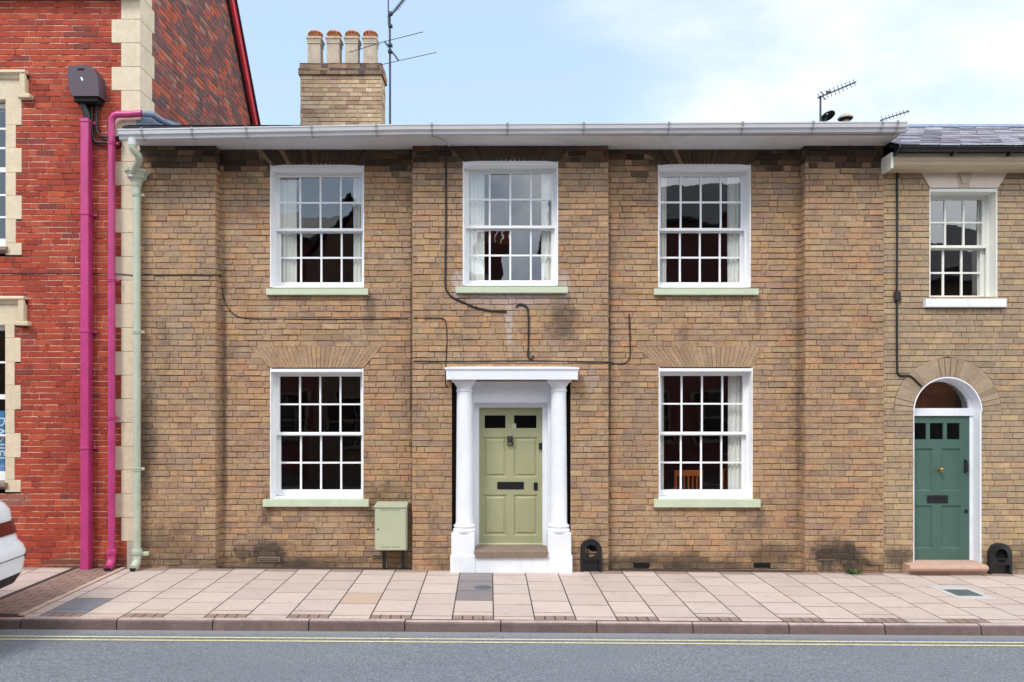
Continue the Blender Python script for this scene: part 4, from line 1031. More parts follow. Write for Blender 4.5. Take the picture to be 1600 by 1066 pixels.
# their sash windows
for (wx, zt, zb, nrow, sl_lbl) in ((UW[0], UW[1], UW[2], 0, 'upper sash window in stone surround'), (LW[0], LW[1], LW[2], 1, 'lower sash window with a blue poster behind the glass')):
    x0, x1 = mir(wx), wx; y = .12
    m = MB(); m.box(x0, x0+.03, y-.02, y+.1, zb, zt); m.box(x1-.03, x1, y-.02, y+.1, zb, zt); m.box(x0+.03, x1-.03, y-.02, y+.1, zt-.05, zt); m.box(x0+.03, x1-.03, y-.02, y+.1, zb, zb+.11)
    zm = (zt+zb)/2+.08
    m.box(x0+.03, x1-.03, y, y+.05, zm-.03, zm+.03); m.box((x0+x1)/2-.014, (x0+x1)/2+.014, y+.004, y+.046, zb+.11, zm-.03); m.box((x0+x1)/2-.014, (x0+x1)/2+.014, y+.004, y+.046, zm+.03, zt-.05)
    w = m.build('window', M['white'], rb); w['label'] = sl_lbl
    bars = (.33, .66) if nrow == 0 else (.5,)
    m = MB()
    for (a, b) in ((zb+.11, zm-.03), (zm+.03, zt-.05)):
        for q in bars: m.box(x0+.03, (x0+x1)/2-.014, y+.006, y+.044, a+(b-a)*q-.012, a+(b-a)*q+.012); m.box((x0+x1)/2+.014, x1-.03, y+.006, y+.044, a+(b-a)*q-.012, a+(b-a)*q+.012)
    m.build('glazing_bars', M['white'], w)
    m = MB(); m.face([(x0+.03, y+.025, zb+.11), (x1-.03, y+.025, zb+.11), (x1-.03, y+.025, zt-.05), (x0+.03, y+.025, zt-.05)]); m.build('glass', M['glass'], w)
    m = MB(); m.prismx([(.14, zb), (-.05, zb-.02), (-.055, zb-.06), (-.03, zb-.09), (.02, zb-.1)], x0, x1+.03); m.build('sill', M['step'], w)
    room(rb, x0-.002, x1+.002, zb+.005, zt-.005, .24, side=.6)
# poster inside the lower window
pz0, pz1 = WZ(745, .17), WZ(642, .17); pxr = WX(11, .17); pst = MB(); pst.box(pxr-.62, pxr-.035, .172, .178, pz0, pz1)
po = tag(pst.build('poster', M['poster'], None), 'blue poster with white lettering inside the lower window of the red brick building', 'poster')
cu = bpy.data.curves.new('poster_text', 'FONT'); cu.body = 'DANIEL'; cu.size = .17; cu.extrude = .0008; cu.align_x = 'CENTER'; cu.align_y = 'CENTER'
tmp = bpy.data.objects.new('tmp', cu); C.objects.link(tmp); bpy.context.view_layer.update()
me = bpy.data.meshes.new_from_object(tmp); bpy.data.objects.remove(tmp)
to = bpy.data.objects.new('lettering', me); C.objects.link(to); me.materials.clear(); me.materials.append(M['white_line']); to.parent = po
to.rotation_euler = (R(90), R(90), 0); to.location = (pxr-.09-ORG[po].x, .170-ORG[po].y, (pz0+pz1)/2+.05-ORG[po].z)
# roof, eaves band and verge
m = MB(); m.box(XA, XCR+.05, -.14, .0, ZE-.02, ZE+.12, .01); m.build('eaves_band', M['white'], rb)
m = MB(); th = .09
m.prismx([(-.25, zR-(yR+.25)*SLP), (yR, zR+.06), (YV+.12, ZV-.12*SLP+.06), (YV+.12, ZV-.12*SLP-.06), (yR, zR-.08), (-.25, zR-(yR+.25)*SLP-.1)], XA, XCR+.02); m.build('roof', M['slate'], rb)
m = MB()
def vb(o0, o1, x0, x1, mm):
    mm.prismx([(yR, zR+o1), (YV+.12, ZV-.12*SLP+o1), (YV+.12, ZV-.12*SLP+o0), (yR, zR+o0)], x0, x1)
    mm.prismx([(yR, zR+o1), (yR, zR+o0), (-.25, zR-(yR+.25)*SLP+o0), (-.25, zR-(yR+.25)*SLP+o1)], x0, x1)
vb(-.15, .08, XCR+.06, XCR+.09, m); vb(-.19, -.15, XCR+.02, XCR+.075, m); v = m.build('verge_board', M['red_board'], rb)
m = MB(); vb(.08, .13, XCR-.05, XCR+.12, m); vb(-.23, -.19, XCR+.004, XCR+.05, m); m.build('verge_capping', M['black'], v)
m = MB(); m.box(XCR+.04, XCR+.16, YV+.06, YV+.2, ZV-.28, ZV-.16, .02); m.build('rainwater_bracket', M['black'], v)
m = MB(); m.box(XA, XCR-.02, YV-.1, YV, -.1, ZV-.1); m.box(XCR-.1, XCR-.02, .33, YV, -.1, 5.05); m.build('rear_wall', M['mortar_red'], rb)
# lead flashing at the party wall
m = MB(); m.face([(XCR+.02, .0, 5.33), (XCR+.02, 1.1, 5.75), (XCR+.02, 1.1, 5.98), (XCR+.02, .0, 5.68)]); m.box(XCR-.03, XCR+.02, -.02, -.015, 5.3, 5.58)
m.build('flashing', M['lead'], house)

# ---------------------------------------------------------------- pipes
def straps(t, pts, wx, mat, y, wd=.028, ear=.035, r=.055):
    for (px, py) in pts:
        m = MB(); x, z = WX(px, y), WZ(py, y); m.lathe(x, y, [(r, z-.02), (r+.004, z-.018), (r+.004, z-.004), (r-.006, z), (r+.004, z+.004), (r+.004, z+.018), (r, z+.02)], 16)
        m.box(x, x+r+ear, y+.01, y+.03, z-.018, z+.018, .004); m.lathey(x+r+ear-.012, z, [(.012, y-.005), (.012, y+.01)], 8)
        m.build('bracket', mat, t, smooth=40)
dp = empty('drainpipe', (WX(131, -.07), -.07, 0), 'square magenta duct on the red brick wall below the plum box', 'pipe')
m = MB(); a, b = WX(125, -.12), WX(137.5, -.12); m.box(a, b, -.12, -.01, .0, WZ(184, -.12), .008); m.build('duct', M['pink'], dp)
for py in (188, 333, 517, 700):
    m = MB(); z = WZ(py, -.12); m.box(a-.008, b+.008, -.128, -.0, z-.016, z+.016, .003); m.box(b+.008, b+.06, -.04, -.01, z-.02, z+.012, .003); m.build('bracket', M['pink'], dp)
dp2 = empty('drainpipe', (WX(174.5, -.08), -.08, 0), 'round magenta drainpipe between the square duct and the green drainpipe', 'pipe')
yp = -.085; x = WX(174.5, yp); rp = .041
m = MB(); pth = [(x, yp, .2), (x, yp, WZ(190, yp))] 
pth = [(x, yp, z_) for z_ in (.14, 1, 2, 3, 4, 5)] + [(x, yp, WZ(196, yp)), (x, yp, WZ(187, yp)), (x+.03, yp, WZ(181, yp)), (x+.08, yp, WZ(179, yp)), (x+.2, yp, WZ(179, yp)), (WX(222, yp), yp, WZ(177.5, yp))]
m.tube(pth, rp, 16); m.build('pipe', M['pink'], dp2, smooth=60)
m = MB(); e0 = Vector((WX(222, yp), yp, WZ(177.5, yp))); m.tube([e0, e0+Vector((.1, .05, .01)), Vector((-4.40, .25, 5.69)), Vector((-4.36, 1.6, 5.93))], .038, 14); m.build('pipe', M['lead'], dp2, smooth=60)
for k, py in enumerate((220, 226)): pass
straps(dp2, [(174.5, 224), (174.5, 438), (174.5, 653)], 0, M['pink'], yp, r=.046)
m = MB(); m.tube([(x, yp, .30), (x, yp, .17), (x, yp-.015, .12), (x, yp-.06, .08), (x, yp-.10, .065)], [.05, .05, .05, .05, .05], 16); m.lathe(x, yp, [(.058, .22), (.062, .23), (.062, .27), (.056, .29)], 16); m.build('shoe', M['pink'], dp2, smooth=50)
m = MB(); m.lathey(x, .066, [(.039, yp-.103), (.039, yp-.101)], 14); m.build('outlet', M['hole'], dp2)
dp3 = empty('drainpipe', (WX(214, -.08), -.08, 0), 'sage green drainpipe with ornate hopper at the left end of the buff house', 'pipe')
yq = -.09; x = WX(214, yq); ztp = WZ(290, yq)
m = MB(); m.tube([(x, yq, z_) for z_ in (.15, 1, 2, 3, 4, ztp)], .043, 16); m.build('pipe', M['pipe_green'], dp3, smooth=60)
m = MB(); hz = WZ(267, yq)
m.lathe(x, yq, [(.045, ztp-.03), (.055, ztp), (.06, ztp+.03), (.075, ztp+.06), (.105, hz-.1), (.112, hz-.09), (.108, hz-.075), (.125, hz-.04), (.142, hz-.03), (.145, hz), (.125, hz+.0), (.06, hz+.015)], 8, math.pi/8); m.build('hopper', M['pipe_green'], dp3)
m = MB(); gx = WX(206, -.47)
m.tube(smooth_path([(gx, -.45, gutz(gx)-.1), (gx, -.45, gutz(gx)-.2), (gx+.03, -.36, gutz(gx)-.29), (x-.01, -.16, gutz(gx)-.40), (x, yq, gutz(gx)-.47), (x, yq, hz)]), .042, 14); m.build('swan_neck', M['pipe_green'], dp3, smooth=60)
straps(dp3, [(214, 305), (214, 519), (214, 733)], 0, M['pipe_green'], yq, r=.048)
m = MB(); m.tube([(x, yq, .30), (x, yq, .17), (x, yq-.015, .12), (x, yq-.06, .08), (x, yq-.10, .065)], [.05, .05, .05, .05, .05], 16); m.lathe(x, yq, [(.058, .22), (.062, .23), (.062, .27), (.056, .29)], 16); m.box(x, x+.13, yq+.01, yq+.05, .2, .25, .006); m.build('shoe', M['pipe_green'], dp3, smooth=50)
m = MB(); m.lathey(x, .066, [(.039, yq-.103), (.039, yq-.101)], 14); m.build('outlet', M['hole'], dp3)

# plum box
pb = empty('equipment_box', (WX(130, -.1), -.05, WZ(150, -.1)), 'dark plum plastic equipment box high on the red brick wall', 'equipment box')
yb_ = -.18; q = [(106, 103), (136, 101), (146, 107), (152, 118), (154.5, 150), (113, 150), (108, 140), (105.5, 120)]
m = MB(); pts = [(WX(a, yb_), WZ(b, yb_)) for a, b in q]; m.prism(pts[::-1], yb_, -.005); m.build('cover', M['plum'], pb)
m = MB(); m.box(WX(121, yb_), WX(132, yb_), yb_-.003, yb_-.001, WZ(110, yb_), WZ(107, yb_), .0008); m.box(WX(114, yb_), WX(150, yb_), -.16, -.01, WZ(157, yb_), WZ(150.2, yb_)); m.build('slot', M['hole'], pb)
m = MB(); m.prism([(WX(125.5, yb_), WZ(122, yb_)), (WX(127.5, yb_), WZ(120, yb_)), (WX(130.5, yb_), WZ(125, yb_)), (WX(128.5, yb_), WZ(127, yb_))], yb_-.003, yb_-.001); m.build('emblem', M['white_line'], pb)
m = MB(); m.tube(smooth_path([P(131, 152, -.08), P(132, 165, -.07), P(136, 180, -.06), P(137, 192, -.05)]), .045, 10); m.build('hose', M['black'], pb, smooth=60)
cd = MB()
cd.tube(smooth_path([P(143, 152, -.04), P(143.5, 185, -.04), P(144, 208, -.04), P(148, 220, -.04), P(158, 223, -.04), P(190, 224, -.04)]), .018, 8)
tag(cd.build('cable', M['cable'], None, smooth=60), 'thick black cable below the plum box, the outer and lower bending of two', 'cable', 'cables on the walls')
cd = MB(); cd.tube(smooth_path([P(151, 152, -.04), P(151, 180, -.04), P(151.5, 203, -.04), P(157, 212, -.04), P(165, 214, -.04), P(192, 215, -.04)]), .016, 8)
tag(cd.build('cable', M['cable'], None, smooth=60), 'black cable below the plum box, the inner and upper bending of two', 'cable', 'cables on the walls')

# ---------------------------------------------------------------- cables on the facade
def cable(pts, r, label, mat='cable'):
    m = MB(); m.tube(smooth_path(pts, 5), r, 7)
    return tag(m.build('cable', M[mat], None, smooth=60), label, 'cable', 'cables on the walls')
def c0(l, y): return [P(a, b, y) for a, b in l]
cable(c0([(697, 228), (697, 340), (696, 440), (699, 455), (706, 464), (725, 473), (745, 481), (770, 486), (792, 487)], -.018), .012, 'thick black cable dropping left of the window above the door and sweeping under its sill')
cable(c0([(806, 480), (811, 475.5), (819, 477), (825, 485), (826, 520), (825.5, 548), (825, 556), (829, 562), (834, 556)], -.02), .012, 'short hooked black cable standing on its own above the porch')
cable(c0([(646, 564.5), (700, 565), (760, 564.5), (830, 564), (900, 565), (948, 566)], -.014) + c0([(958, 568), (970, 568.5), (979, 566), (984.5, 557), (984.5, 530), (983, 491)], .115), .008, 'thin black cable running level above the porch cornice and turning up at its right end')
cable(c0([(220, 430), (280, 430), (336, 430)], -.012) + c0([(345, 431), (347, 450), (352, 472), (362, 488), (376, 496), (400, 498), (520, 499), (638, 498)], .12), .007, 'thin cable crossing the left pier then dipping and running level below the upper left window')
cable(c0([(646, 497), (680, 497), (692, 498), (697, 506), (698.5, 535), (697, 565), (696, 600), (700, 604)], -.014), .006, 'thin cable bending down to the left end of the porch cornice')
cable(c0([(0, 427), (60, 427), (120, 427), (180, 428), (218, 431)], -.022), .005, 'thin dark cable stretched level across the red brick wall')
cable(c0([(1402, 264), (1402, 350), (1401.5, 460), (1402, 570), (1403, 583), (1408, 587), (1420, 587), (1428, 592), (1440, 604)], .0), .013, 'black cable down the pale brick wall ending at the arched door')
cable(c0([(660, 211), (680, 214), (694, 220), (702, 229)], -.34), .006, 'loose white cable hanging from the soffit near the thick black cable', 'cable_pale')
m = MB(); m.tube([P(346, 430, .11), P(346, 420, .11)], .02, 8)
m2 = MB(); m2.box(WX(1397, 0), WX(1406, 0), -.03, .0, WZ(470, 0), WZ(456, 0), .006)
tag(m2.build('junction_box', M['cable'], None), 'small dark junction box on the cable down the pale brick wall', 'junction box')

# ---------------------------------------------------------------- street furniture on the facade
mc = empty('meter_cabinet', (WX(609, 0), 0, .2), 'sage green meter cabinet on two black legs below the lower left window', 'meter cabinet')
ym = -.11; x0, x1, z0, z1 = WX(585, ym), WX(634.5, ym), WZ(861, ym), WZ(791, ym)
m = MB(); m.box(x0, x1, ym+.02, YR-.005, z0, z1, .006); m.prismx([(ym-.005, z1-.02), (ym-.005, z1-.002), (YR-.01, z1+.03), (YR-.01, z1-.01)], x0-.004, x1+.004); m.build('cabinet', M['box_green'], mc)
m = MB(); m.box(x0+.012, x1-.008, ym, ym+.02, z0+.01, z1-.03, .005); dr = m.build('cabinet_door', M['box_green'], mc)
for zz in (z1-.05, z0+.045):
    for (u, v_) in ((.2, .48), (.53, .8)):
        m = MB(); m.box(x0+(x1-x0)*u, x0+(x1-x0)*v_, ym-.0015, ym-.0003, zz, zz+.005); m.build('vent_slot', M['hole'], dr)
m = MB(); m.lathey(x0+.045, (z0+z1)/2-.01, [(.009, ym-.004), (.01, ym-.0003)], 10); m.build('keyhole', M['hole'], dr)
for px in (597, 627): m = MB(); m.box(WX(px-2.5, ym), WX(px+2.5, ym), .02, .06, -.02, z0+.002); m.build('leg', M['black'], mc)

def scraper(px, pyt, pyb, y, wpx, label):
    x = WX(px, y-.05); z1 = WZ(pyt, y-.05); z0 = GZ(x, 0)-.01; hw = wpx/2/S(y-.05)
    t = empty('boot_scraper', (x, y, z0), label, 'boot scraper', 'black arched boot scrapers at the wall foot')
    m = MB(); ny = y-.07; zc = z1-hw; n = 20; inr = hw*.56
    def arc(r, n=n): return [(x+r*math.cos(math.pi*k/n), zc+r*math.sin(math.pi*k/n)) for k in range(n+1)]
    o = arc(hw); zi = zc-hw*.62
    hole_o = [(x+inr*math.cos(2*math.pi*k/(2*n)), zc-.012+inr*math.sin(2*math.pi*k/(2*n))*1.08) for k in range(2*n)]
    # front face as ring strips: upper half between outer arc and hole, lower half to a box
    inn = hole_o[:n+1]
    for k in range(n): m.face([(o[k][0], ny+.01, o[k][1]), (inn[k][0], ny, inn[k][1]), (inn[k+1][0], ny, inn[k+1][1]), (o[k+1][0], ny+.01, o[k+1][1])])
    lowb = zc-inr*1.5
    lower = hole_o[n:] + [hole_o[0]]
    for k in range(n):
        a, b_ = lower[k], lower[k+1]; xa = x-hw+2*hw*k/n; xb = x-hw+2*hw*(k+1)/n
        m.face([(a[0], ny, a[1]), (b_[0], ny, b_[1]), (xb, ny+.01, lowb), (xa, ny+.01, lowb)])
    m.face([(o[-1][0], ny+.01, o[-1][1]), (inn[-1][0], ny, inn[-1][1]), (x-hw, ny+.01, lowb)]); m.face([(o[0][0], ny+.01, o[0][1]), (inn[0][0], ny, inn[0][1]), (x+hw, ny+.01, lowb)])
    for k in range(n): m.face([(o[k][0], ny+.01, o[k][1]), (o[k+1][0], ny+.01, o[k+1][1]), (o[k+1][0], y+.005, o[k+1][1]), (o[k][0], y+.005, o[k][1])])
    m.box(x-hw, x-hw+.032, ny+.011, y+.005, z0, zc); m.box(x+hw-.032, x+hw, ny+.011, y+.005, z0, zc)
    m.box(x-hw+.032, x+hw-.032, ny+.012, ny+.02, lowb-.015, lowb+.0); m.box(x-hw+.032, x+hw-.032, ny+.05, ny+.055, z0, lowb-.015)
    for k in range(2*n):
        a, b_ = hole_o[k], hole_o[(k+1) % (2*n)]; m.face([(a[0], ny, a[1]), (b_[0], ny, b_[1]), (b_[0], y-.012, b_[1]), (a[0], y-.012, a[1])])
    m.build('frame', M['black'], t)
    m = MB(); m.face([(p[0], y-.0125, p[1]) for p in hole_o]); m.build('hollow', M['hole'], t)
    m = MB(); m.tube([(x-inr, ny+.012, zc-inr*.7), (x+inr, ny+.012, zc-inr*.7)], .006, 6); m.build('scraper_bar', M['aerial'], t)
scraper(923.5, 843, 893, 0, 33, 'black iron arched boot scraper just right of the white porch')
scraper(1563.5, 849, 897, YN, 35, 'black iron arched boot scraper right of the dark green door')

# weed, drain covers, debris
wd = MB(); wr = random.Random(2); wx_, wy_ = WX(1335, -.06), -.07
for k in range(34):
    a = wr.uniform(0, 6.28); l_ = wr.uniform(.04, .13); u = Vector((math.cos(a), math.sin(a)*.5, wr.uniform(.15, .7))).normalized(); s_ = Vector((-math.sin(a), math.cos(a), 0))*wr.uniform(.008, .014)
    b0 = Vector((wx_+wr.uniform(-.04, .04), wy_+wr.uniform(-.01, .02), GZ(wx_, wy_)+.004)); mid = b0+u*l_*.6; tip = b0+u*l_-Vector((0, 0, .02))
    wd.face([b0, mid+s_, tip, mid-s_])
tag(wd.build('weed', M['leaf'], None), 'small green weed growing in the joint at the foot of the right pier', 'plant')
dx_, dy_ = WX(1492, -.95), -.95
def Pg(px, py): # point on the pavement under a pixel
    s = (py-640)/(CAMZ+.01); y = F/s-CAMD; return (px-790)/s, y
cv = MB(); a = Pg(1456, 923); b = Pg(1500, 945); 
def flat(mm, x0, x1, y0, y1, dz0, dz1, sk=.0225):
    pts = [(x0-y0*sk, y0), (x1-y0*sk, y0), (x1-y1*sk, y1), (x0-y1*sk, y1)]
    mm.add([(p, q_, GZ(p, q_)+dz0) for p, q_ in pts] + [(p, q_, GZ(p, q_)+dz1) for p, q_ in pts], [(4,5,6,7), (0,1,5,4), (1,2,6,5), (2,3,7,6), (3,0,4,7)])
dcv = empty('drain_cover', (a[0], a[1], 0), 'dark metal drain cover set in pale concrete in front of the green door', 'drain cover')
cv = MB(); xr0 = Pg(1470, 934)[0]; 
flat(cv, 4.86, 5.28, -1.18, -.62, -.002, .0075); cv.build('surround', M['concrete'], dcv)
cv = MB(); flat(cv, 4.93, 5.21, -1.06, -.80, .0078, .0098); cv.build('lid', M['cover'], dcv)
cv = MB(); c_ = Pg(754, 918.5); n = 22
cv.add([(c_[0]+.10*math.cos(2*math.pi*k/n)-.0, c_[1]+.085*math.sin(2*math.pi*k/n), GZ(*c_)+.006) for k in range(n)] + [(c_[0]+.095*math.cos(2*math.pi*k/n), c_[1]+.08*math.sin(2*math.pi*k/n), GZ(*c_)+.011) for k in range(n)], [tuple(range(n, 2*n))] + [(k, (k+1) % n, n+(k+1) % n, n+k) for k in range(n)])
tag(cv.build('drain_cover', M['cover'], None), 'small round bluish grey cover in the dark slabs before the porch', 'drain cover')

# ---------------------------------------------------------------- aerials
def yagi(t, p0, p1, n, el, r=.008, er=.004, tilt=(0, 0, 1), refl=False):
    p0, p1 = Vector(p0), Vector(p1); m = MB(); m.tube([p0, p1], r, 6); m.build('boom', M['aerial'], t)
    m = MB(); e = Vector(tilt).normalized()
    for k in range(n):
        q_ = p0+(p1-p0)*((k+.5)/n); ln = el*(1-.3*k/n); m.tube([q_-e*ln/2, q_+e*ln/2], er, 5)
    m.build('elements', M['aerial'], t)
    if refl:
        m = MB()
        for s_ in (-1, 1):
            for k in range(3):
                b0 = p0+(p1-p0)*.12; q_ = b0 + Vector((-.05*k-.02, 0, s_*(.05+.05*k))); m.tube([q_-Vector((0, .12, 0)), q_+Vector((0, .12, 0))], er, 5)
            m.tube([b0, b0+Vector((-.14, 0, s_*.18))], er*1.3, 5)
        m.build('reflector', M['aerial'], t)
ya = 3.5
A1 = empty('aerial_mast', (WX(609.5, ya), ya, 6.3), 'tall dark aerial mast beside the chimney carrying three antennas', 'aerial')
m = MB(); m.tube([P(609.5, 210, ya), P(609.5, 120, ya), P(609.0, 18, ya)], .019, 8); m.build('mast', M['aerial'], A1, smooth=50)
m = MB(); m.tube([P(607, 40, ya-.03), P(606.5, -25, ya-.03)], .012, 6); m.build('whip', M['aerial'], A1)
for (px, py) in ((610, 22), (610, 41), (610, 71), (609.5, 81)):
    m = MB(); x, z = WX(px, ya), WZ(py, ya); m.box(x-.035, x+.035, ya-.04, ya+.04, z-.02, z+.02, .004); m.build('clamp', M['aerial'], A1)
yagi(A1, P(613, 22, ya), P(640, -12, ya-.5), 9, .26, .012, .004, (.8, .1, .55))
m = MB(); m.tube([P(601, 65, ya-.05), P(623, 95, ya-.05)], .014, 6); m.build('cross_arm', M['aerial'], A1)
m = MB(); m.tube([P(545, 82, ya-.1), P(601, 65, ya-.1), P(661, 50, ya-.1)], .006, 5); m.tube([P(570, 108, ya+.5), P(597, 101, ya), P(623, 95, ya-.1), P(682, 82, ya-.1)], .006, 5); m.build('rods', M['aerial'], A1)
yz = 4.6
A2 = empty('aerial_mast', (WX(1282, yz), yz, 6.5), 'aerial with a slanting toothed boom above the right half of the roof', 'aerial')
m = MB(); m.tube([P(1282, 205, yz), P(1282, 150, yz)], .02, 8); m.build('mast', M['aerial'], A2)
yagi(A2, P(1277, 153.5, yz), P(1338, 128, yz-.3), 10, .17, .013, .006, (.35, .3, -.55), False)
m = MB(); m.tube([P(1281, 143, yz), P(1289, 149, yz)], .008, 5); m.tube([P(1284, 150, yz), P(1291, 156, yz)], .008, 5); m.box(*[v for v in (WX(1291, yz), WX(1297, yz), yz-.04, yz+.0, WZ(147, yz), WZ(143, yz))], .004); m.build('reflector', M['aerial'], A2)
A3 = empty('television_aerial', (WX(1395, yz), yz, 6.5), 'small aerial boom peeping over the gutter where the two roofs meet', 'aerial')
yagi(A3, P(1376, 188, yz), P(1421, 173.5, yz-.3), 8, .13, .011, .005, (.35, .3, -.55))
m = MB(); m.tube([P(1376, 188, yz), P(1376, 240, yz)], .016, 6); m.build('mast', M['aerial'], A3)
ds = empty('satellite_dish', (WX(1293, yz), yz, 6.4), 'small dark satellite dish beside the aerial with the toothed boom', 'satellite dish')
m = MB(); ctr = Vector(P(1293.5, 181, yz)); n = 24; vs = []
ax1 = Vector((1, 0, .16)).normalized(); ax2 = Vector((0, .93, -.36)); nr_ = ax1.cross(ax2).normalized()
for (rr_, dd) in ((.02, -.05), (.08, -.035), (.125, 0), (.125, .012), (.08, -.02), (.02, -.035)):
    for k in range(n): a = 2*math.pi*k/n; vs.append(ctr+ax1*rr_*math.cos(a)+ax2*rr_*1.1*math.sin(a)-nr_*dd)
m.add(vs, [(i*n+k, i*n+(k+1) % n, (i+1)*n+(k+1) % n, (i+1)*n+k) for i in range(5) for k in range(n)]); m.build('dish', M['black'], ds, smooth=50)
m = MB(); m.tube([ctr, ctr+Vector((-.03, -.12, -.04))], .008, 6); m.tube([ctr, Vector(P(1283, 196, yz))], .012, 6); m.build('arm', M['aerial'], ds)
vc_ = empty('roof_cowl', (WX(1321, yz), yz, 6.4), 'pale mushroom shaped roof cowl beside the satellite dish', 'roof vent')
m = MB(); cx, zc = WX(1321, yz), WZ(186, yz); m.lathe(cx, yz, [(.07, 6.2), (.07, zc-.01)], 14); m.lathe(cx, yz, [(.135, zc), (.14, zc+.012), (.12, zc+.05), (.07, zc+.085), (.0, zc+.095)], 18); m.build('cowl', M['pot'], vc_, smooth=40)
m = MB(); m.lathe(cx, yz, [(.1, zc-.03), (.11, zc-.002)], 14); m.build('vent_gap', M['hole'], vc_)

# ---------------------------------------------------------------- parked car (left edge)
car = empty('parked_car', (-7.0, -2.78, roadz(-7, 0)), 'white estate car parked by the kerb, only its rear corner showing at the left edge', 'car')
RX, CY, CL = -4.55, -2.78, 4.6; Z0 = roadz(-5, 0)
#            z    rear inset, half width, front inset, exponent
LV = [(.37, .22, .76, .30, 5), (.44, .07, .86, .12, 5), (.54, .02, .90, .05, 5), (.64, .005, .915, .02, 5), (.74, .0, .925, .0, 5), (.80, .03, .925, .0, 5), (.84, .075, .92, .01, 4.6), (.97, .12, .915, .03, 4.4),
      (1.03, .13, .915, .06, 4.4), (1.13, .135, .90, .2, 4.4), (1.19, .17, .88, .55, 4.2), (1.23, .22, .85, 1.15, 4)]
def hullp(i, a):
    z, ri, hw, fi, ex = LV[i] if not isinstance(i, tuple) else i
    xr, xf = RX-ri, RX-CL+fi; cx = (xr+xf)/2; hl_ = (xr-xf)/2
    c, s_ = math.cos(a), math.sin(a); t = math.asin(min(1, abs(s_)))/(math.pi/2)
    r = .26 if c > 0 else .5; bow = .10
    if t < .45: u = t/.45; y = (hw-r)*u; x = hl_-bow*u*u*.5
    elif t < .8: b = (t-.45)/.35*math.pi/2; y = hw-r+r*math.sin(b); x = hl_-bow*.5-r*(1-math.cos(b))*1.25
    else: u = (t-.8)/.2; y = hw; x = (hl_-bow*.5-r*1.25)*(1-u)
    return (cx + math.copysign(x, c), CY + math.copysign(y, s_), z+Z0)
def ang(k, n=96): # denser near corners
    return 2*math.pi*k/n
def skin(l0, l1, mm, a0=0, a1=96, n=96, push=0):
    for i in range(l0, l1):
        for k in range(a0, a1):
            q_ = [hullp(i, ang(k)), hullp(i, ang(k+1)), hullp(i+1, ang(k+1)), hullp(i+1, ang(k))]
            if push: q_ = [(p[0]+push, p[1]+push*.6, p[2]) for p in q_]
            mm.face(q_)
m = MB(); skin(2, 11, m)
import bmesh
def weld(o, sm=True):
    bm = bmesh.new(); bm.from_mesh(o.data); bmesh.ops.remove_doubles(bm, verts=bm.verts, dist=.0004); bmesh.ops.recalc_face_normals(bm, faces=bm.faces); bm.to_mesh(o.data); bm.free()
    for p in o.data.polygons: p.use_smooth = sm
    o.data.set_sharp_from_angle(angle=R(32))
# bonnet and shelf closing face
m.face([hullp(11, ang(k)) for k in range(96)])
body = m.build('body', M['car'], car); weld(body)
m = MB(); skin(0, 2, m); m.face([hullp(0, ang(k)) for k in range(96)]); weld(m.build('lower_trim', M['plastic_black'], car))
# greenhouse
GH = [(1.231, .22, .845, 1.2, 4), (1.43, .42, .78, 1.75, 4), (1.57, .60, .70, 2.1, 4)]
m = MB()
for i in range(2):
    for k in range(96): m.face([hullp(GH[i], ang(k)), hullp(GH[i], ang(k+1)), hullp(GH[i+1], ang(k+1)), hullp(GH[i+1], ang(k))])
weld(m.build('windows', M['car_glass'], car))
RF = [(1.57, .50, .715, 2.05, 4), (1.61, .50, .70, 2.1, 4), (1.655, .75, .55, 2.3, 3.5)]
m = MB(); m.face([hullp(RF[0], ang(k)) for k in range(96)])
for i in range(2):
    for k in range(96): m.face([hullp(RF[i], ang(k)), hullp(RF[i], ang(k+1)), hullp(RF[i+1], ang(k+1)), hullp(RF[i+1], ang(k))])
m.face([hullp(RF[2], ang(k)) for k in range(96)]); weld(m.build('roof', M['car'], car))
for s_ in (1, -1):
    m = MB()
    for (i0, i1, a0, a1) in ((7, 8, 4, 18), ((.91, .098, .9175, .02, 4.5), 7, 7, 17)):
        for k in range(a0, a1):
            q_ = [hullp(i0, s_*ang(k)), hullp(i0, s_*ang(k+1)), hullp(i1, s_*ang(k+1)), hullp(i1, s_*ang(k))]
            m.face([(p[0]+.012, p[1]+s_*.008, p[2]) for p in q_])
    tl_ = m.build('tail_light', M['tail'], car); weld(tl_)
    m = MB()
    for k in range(12, 17):
        def mm_(a, t): A, B = hullp(3, a), hullp(4, a); return tuple(A[j]+(B[j]-A[j])*t for j in range(3))
        q_ = [mm_(s_*ang(k), .25), mm_(s_*ang(k+1), .45), mm_(s_*ang(k+1), .75), mm_(s_*ang(k), .6)]
        m.face([(p[0]+.006, p[1]+s_*.005, p[2]) for p in q_])
    m.build('reflector', M['tail'], car)
for wx_ in (RX-.85, RX-CL+.9):
    for s_ in (1, -1):
        m = MB(); yc = CY+s_*.80; rw = .34
        m.lathey(wx_, Z0+rw, [(rw-.03, yc-.115), (rw, yc-.09), (rw, yc+.09), (rw-.03, yc+.115), (.22, yc+.115)], 28); wh = m.build('wheel', M['rubber'], car, smooth=40)
        m = MB(); m.lathey(wx_, Z0+rw, [(.22, yc+s_*.117), (.2, yc+s_*.1175), (.05, yc+s_*.119)], 20); m.build('rim', M['rim'], wh)
m = MB(); m.tube([(p[0]+.002, p[1], p[2]) for p in [hullp((.70, .002, .918, .02, 5), -ang(k)) for k in range(-18, 19)]], .004, 5); m.build('panel_gap', M['plastic_black'], car)
m = MB(); m.box(RX-.135, RX-.122, CY-.26, CY+.26, Z0+.78, Z0+.89, .003); m.build('number_plate', M['white'], car)

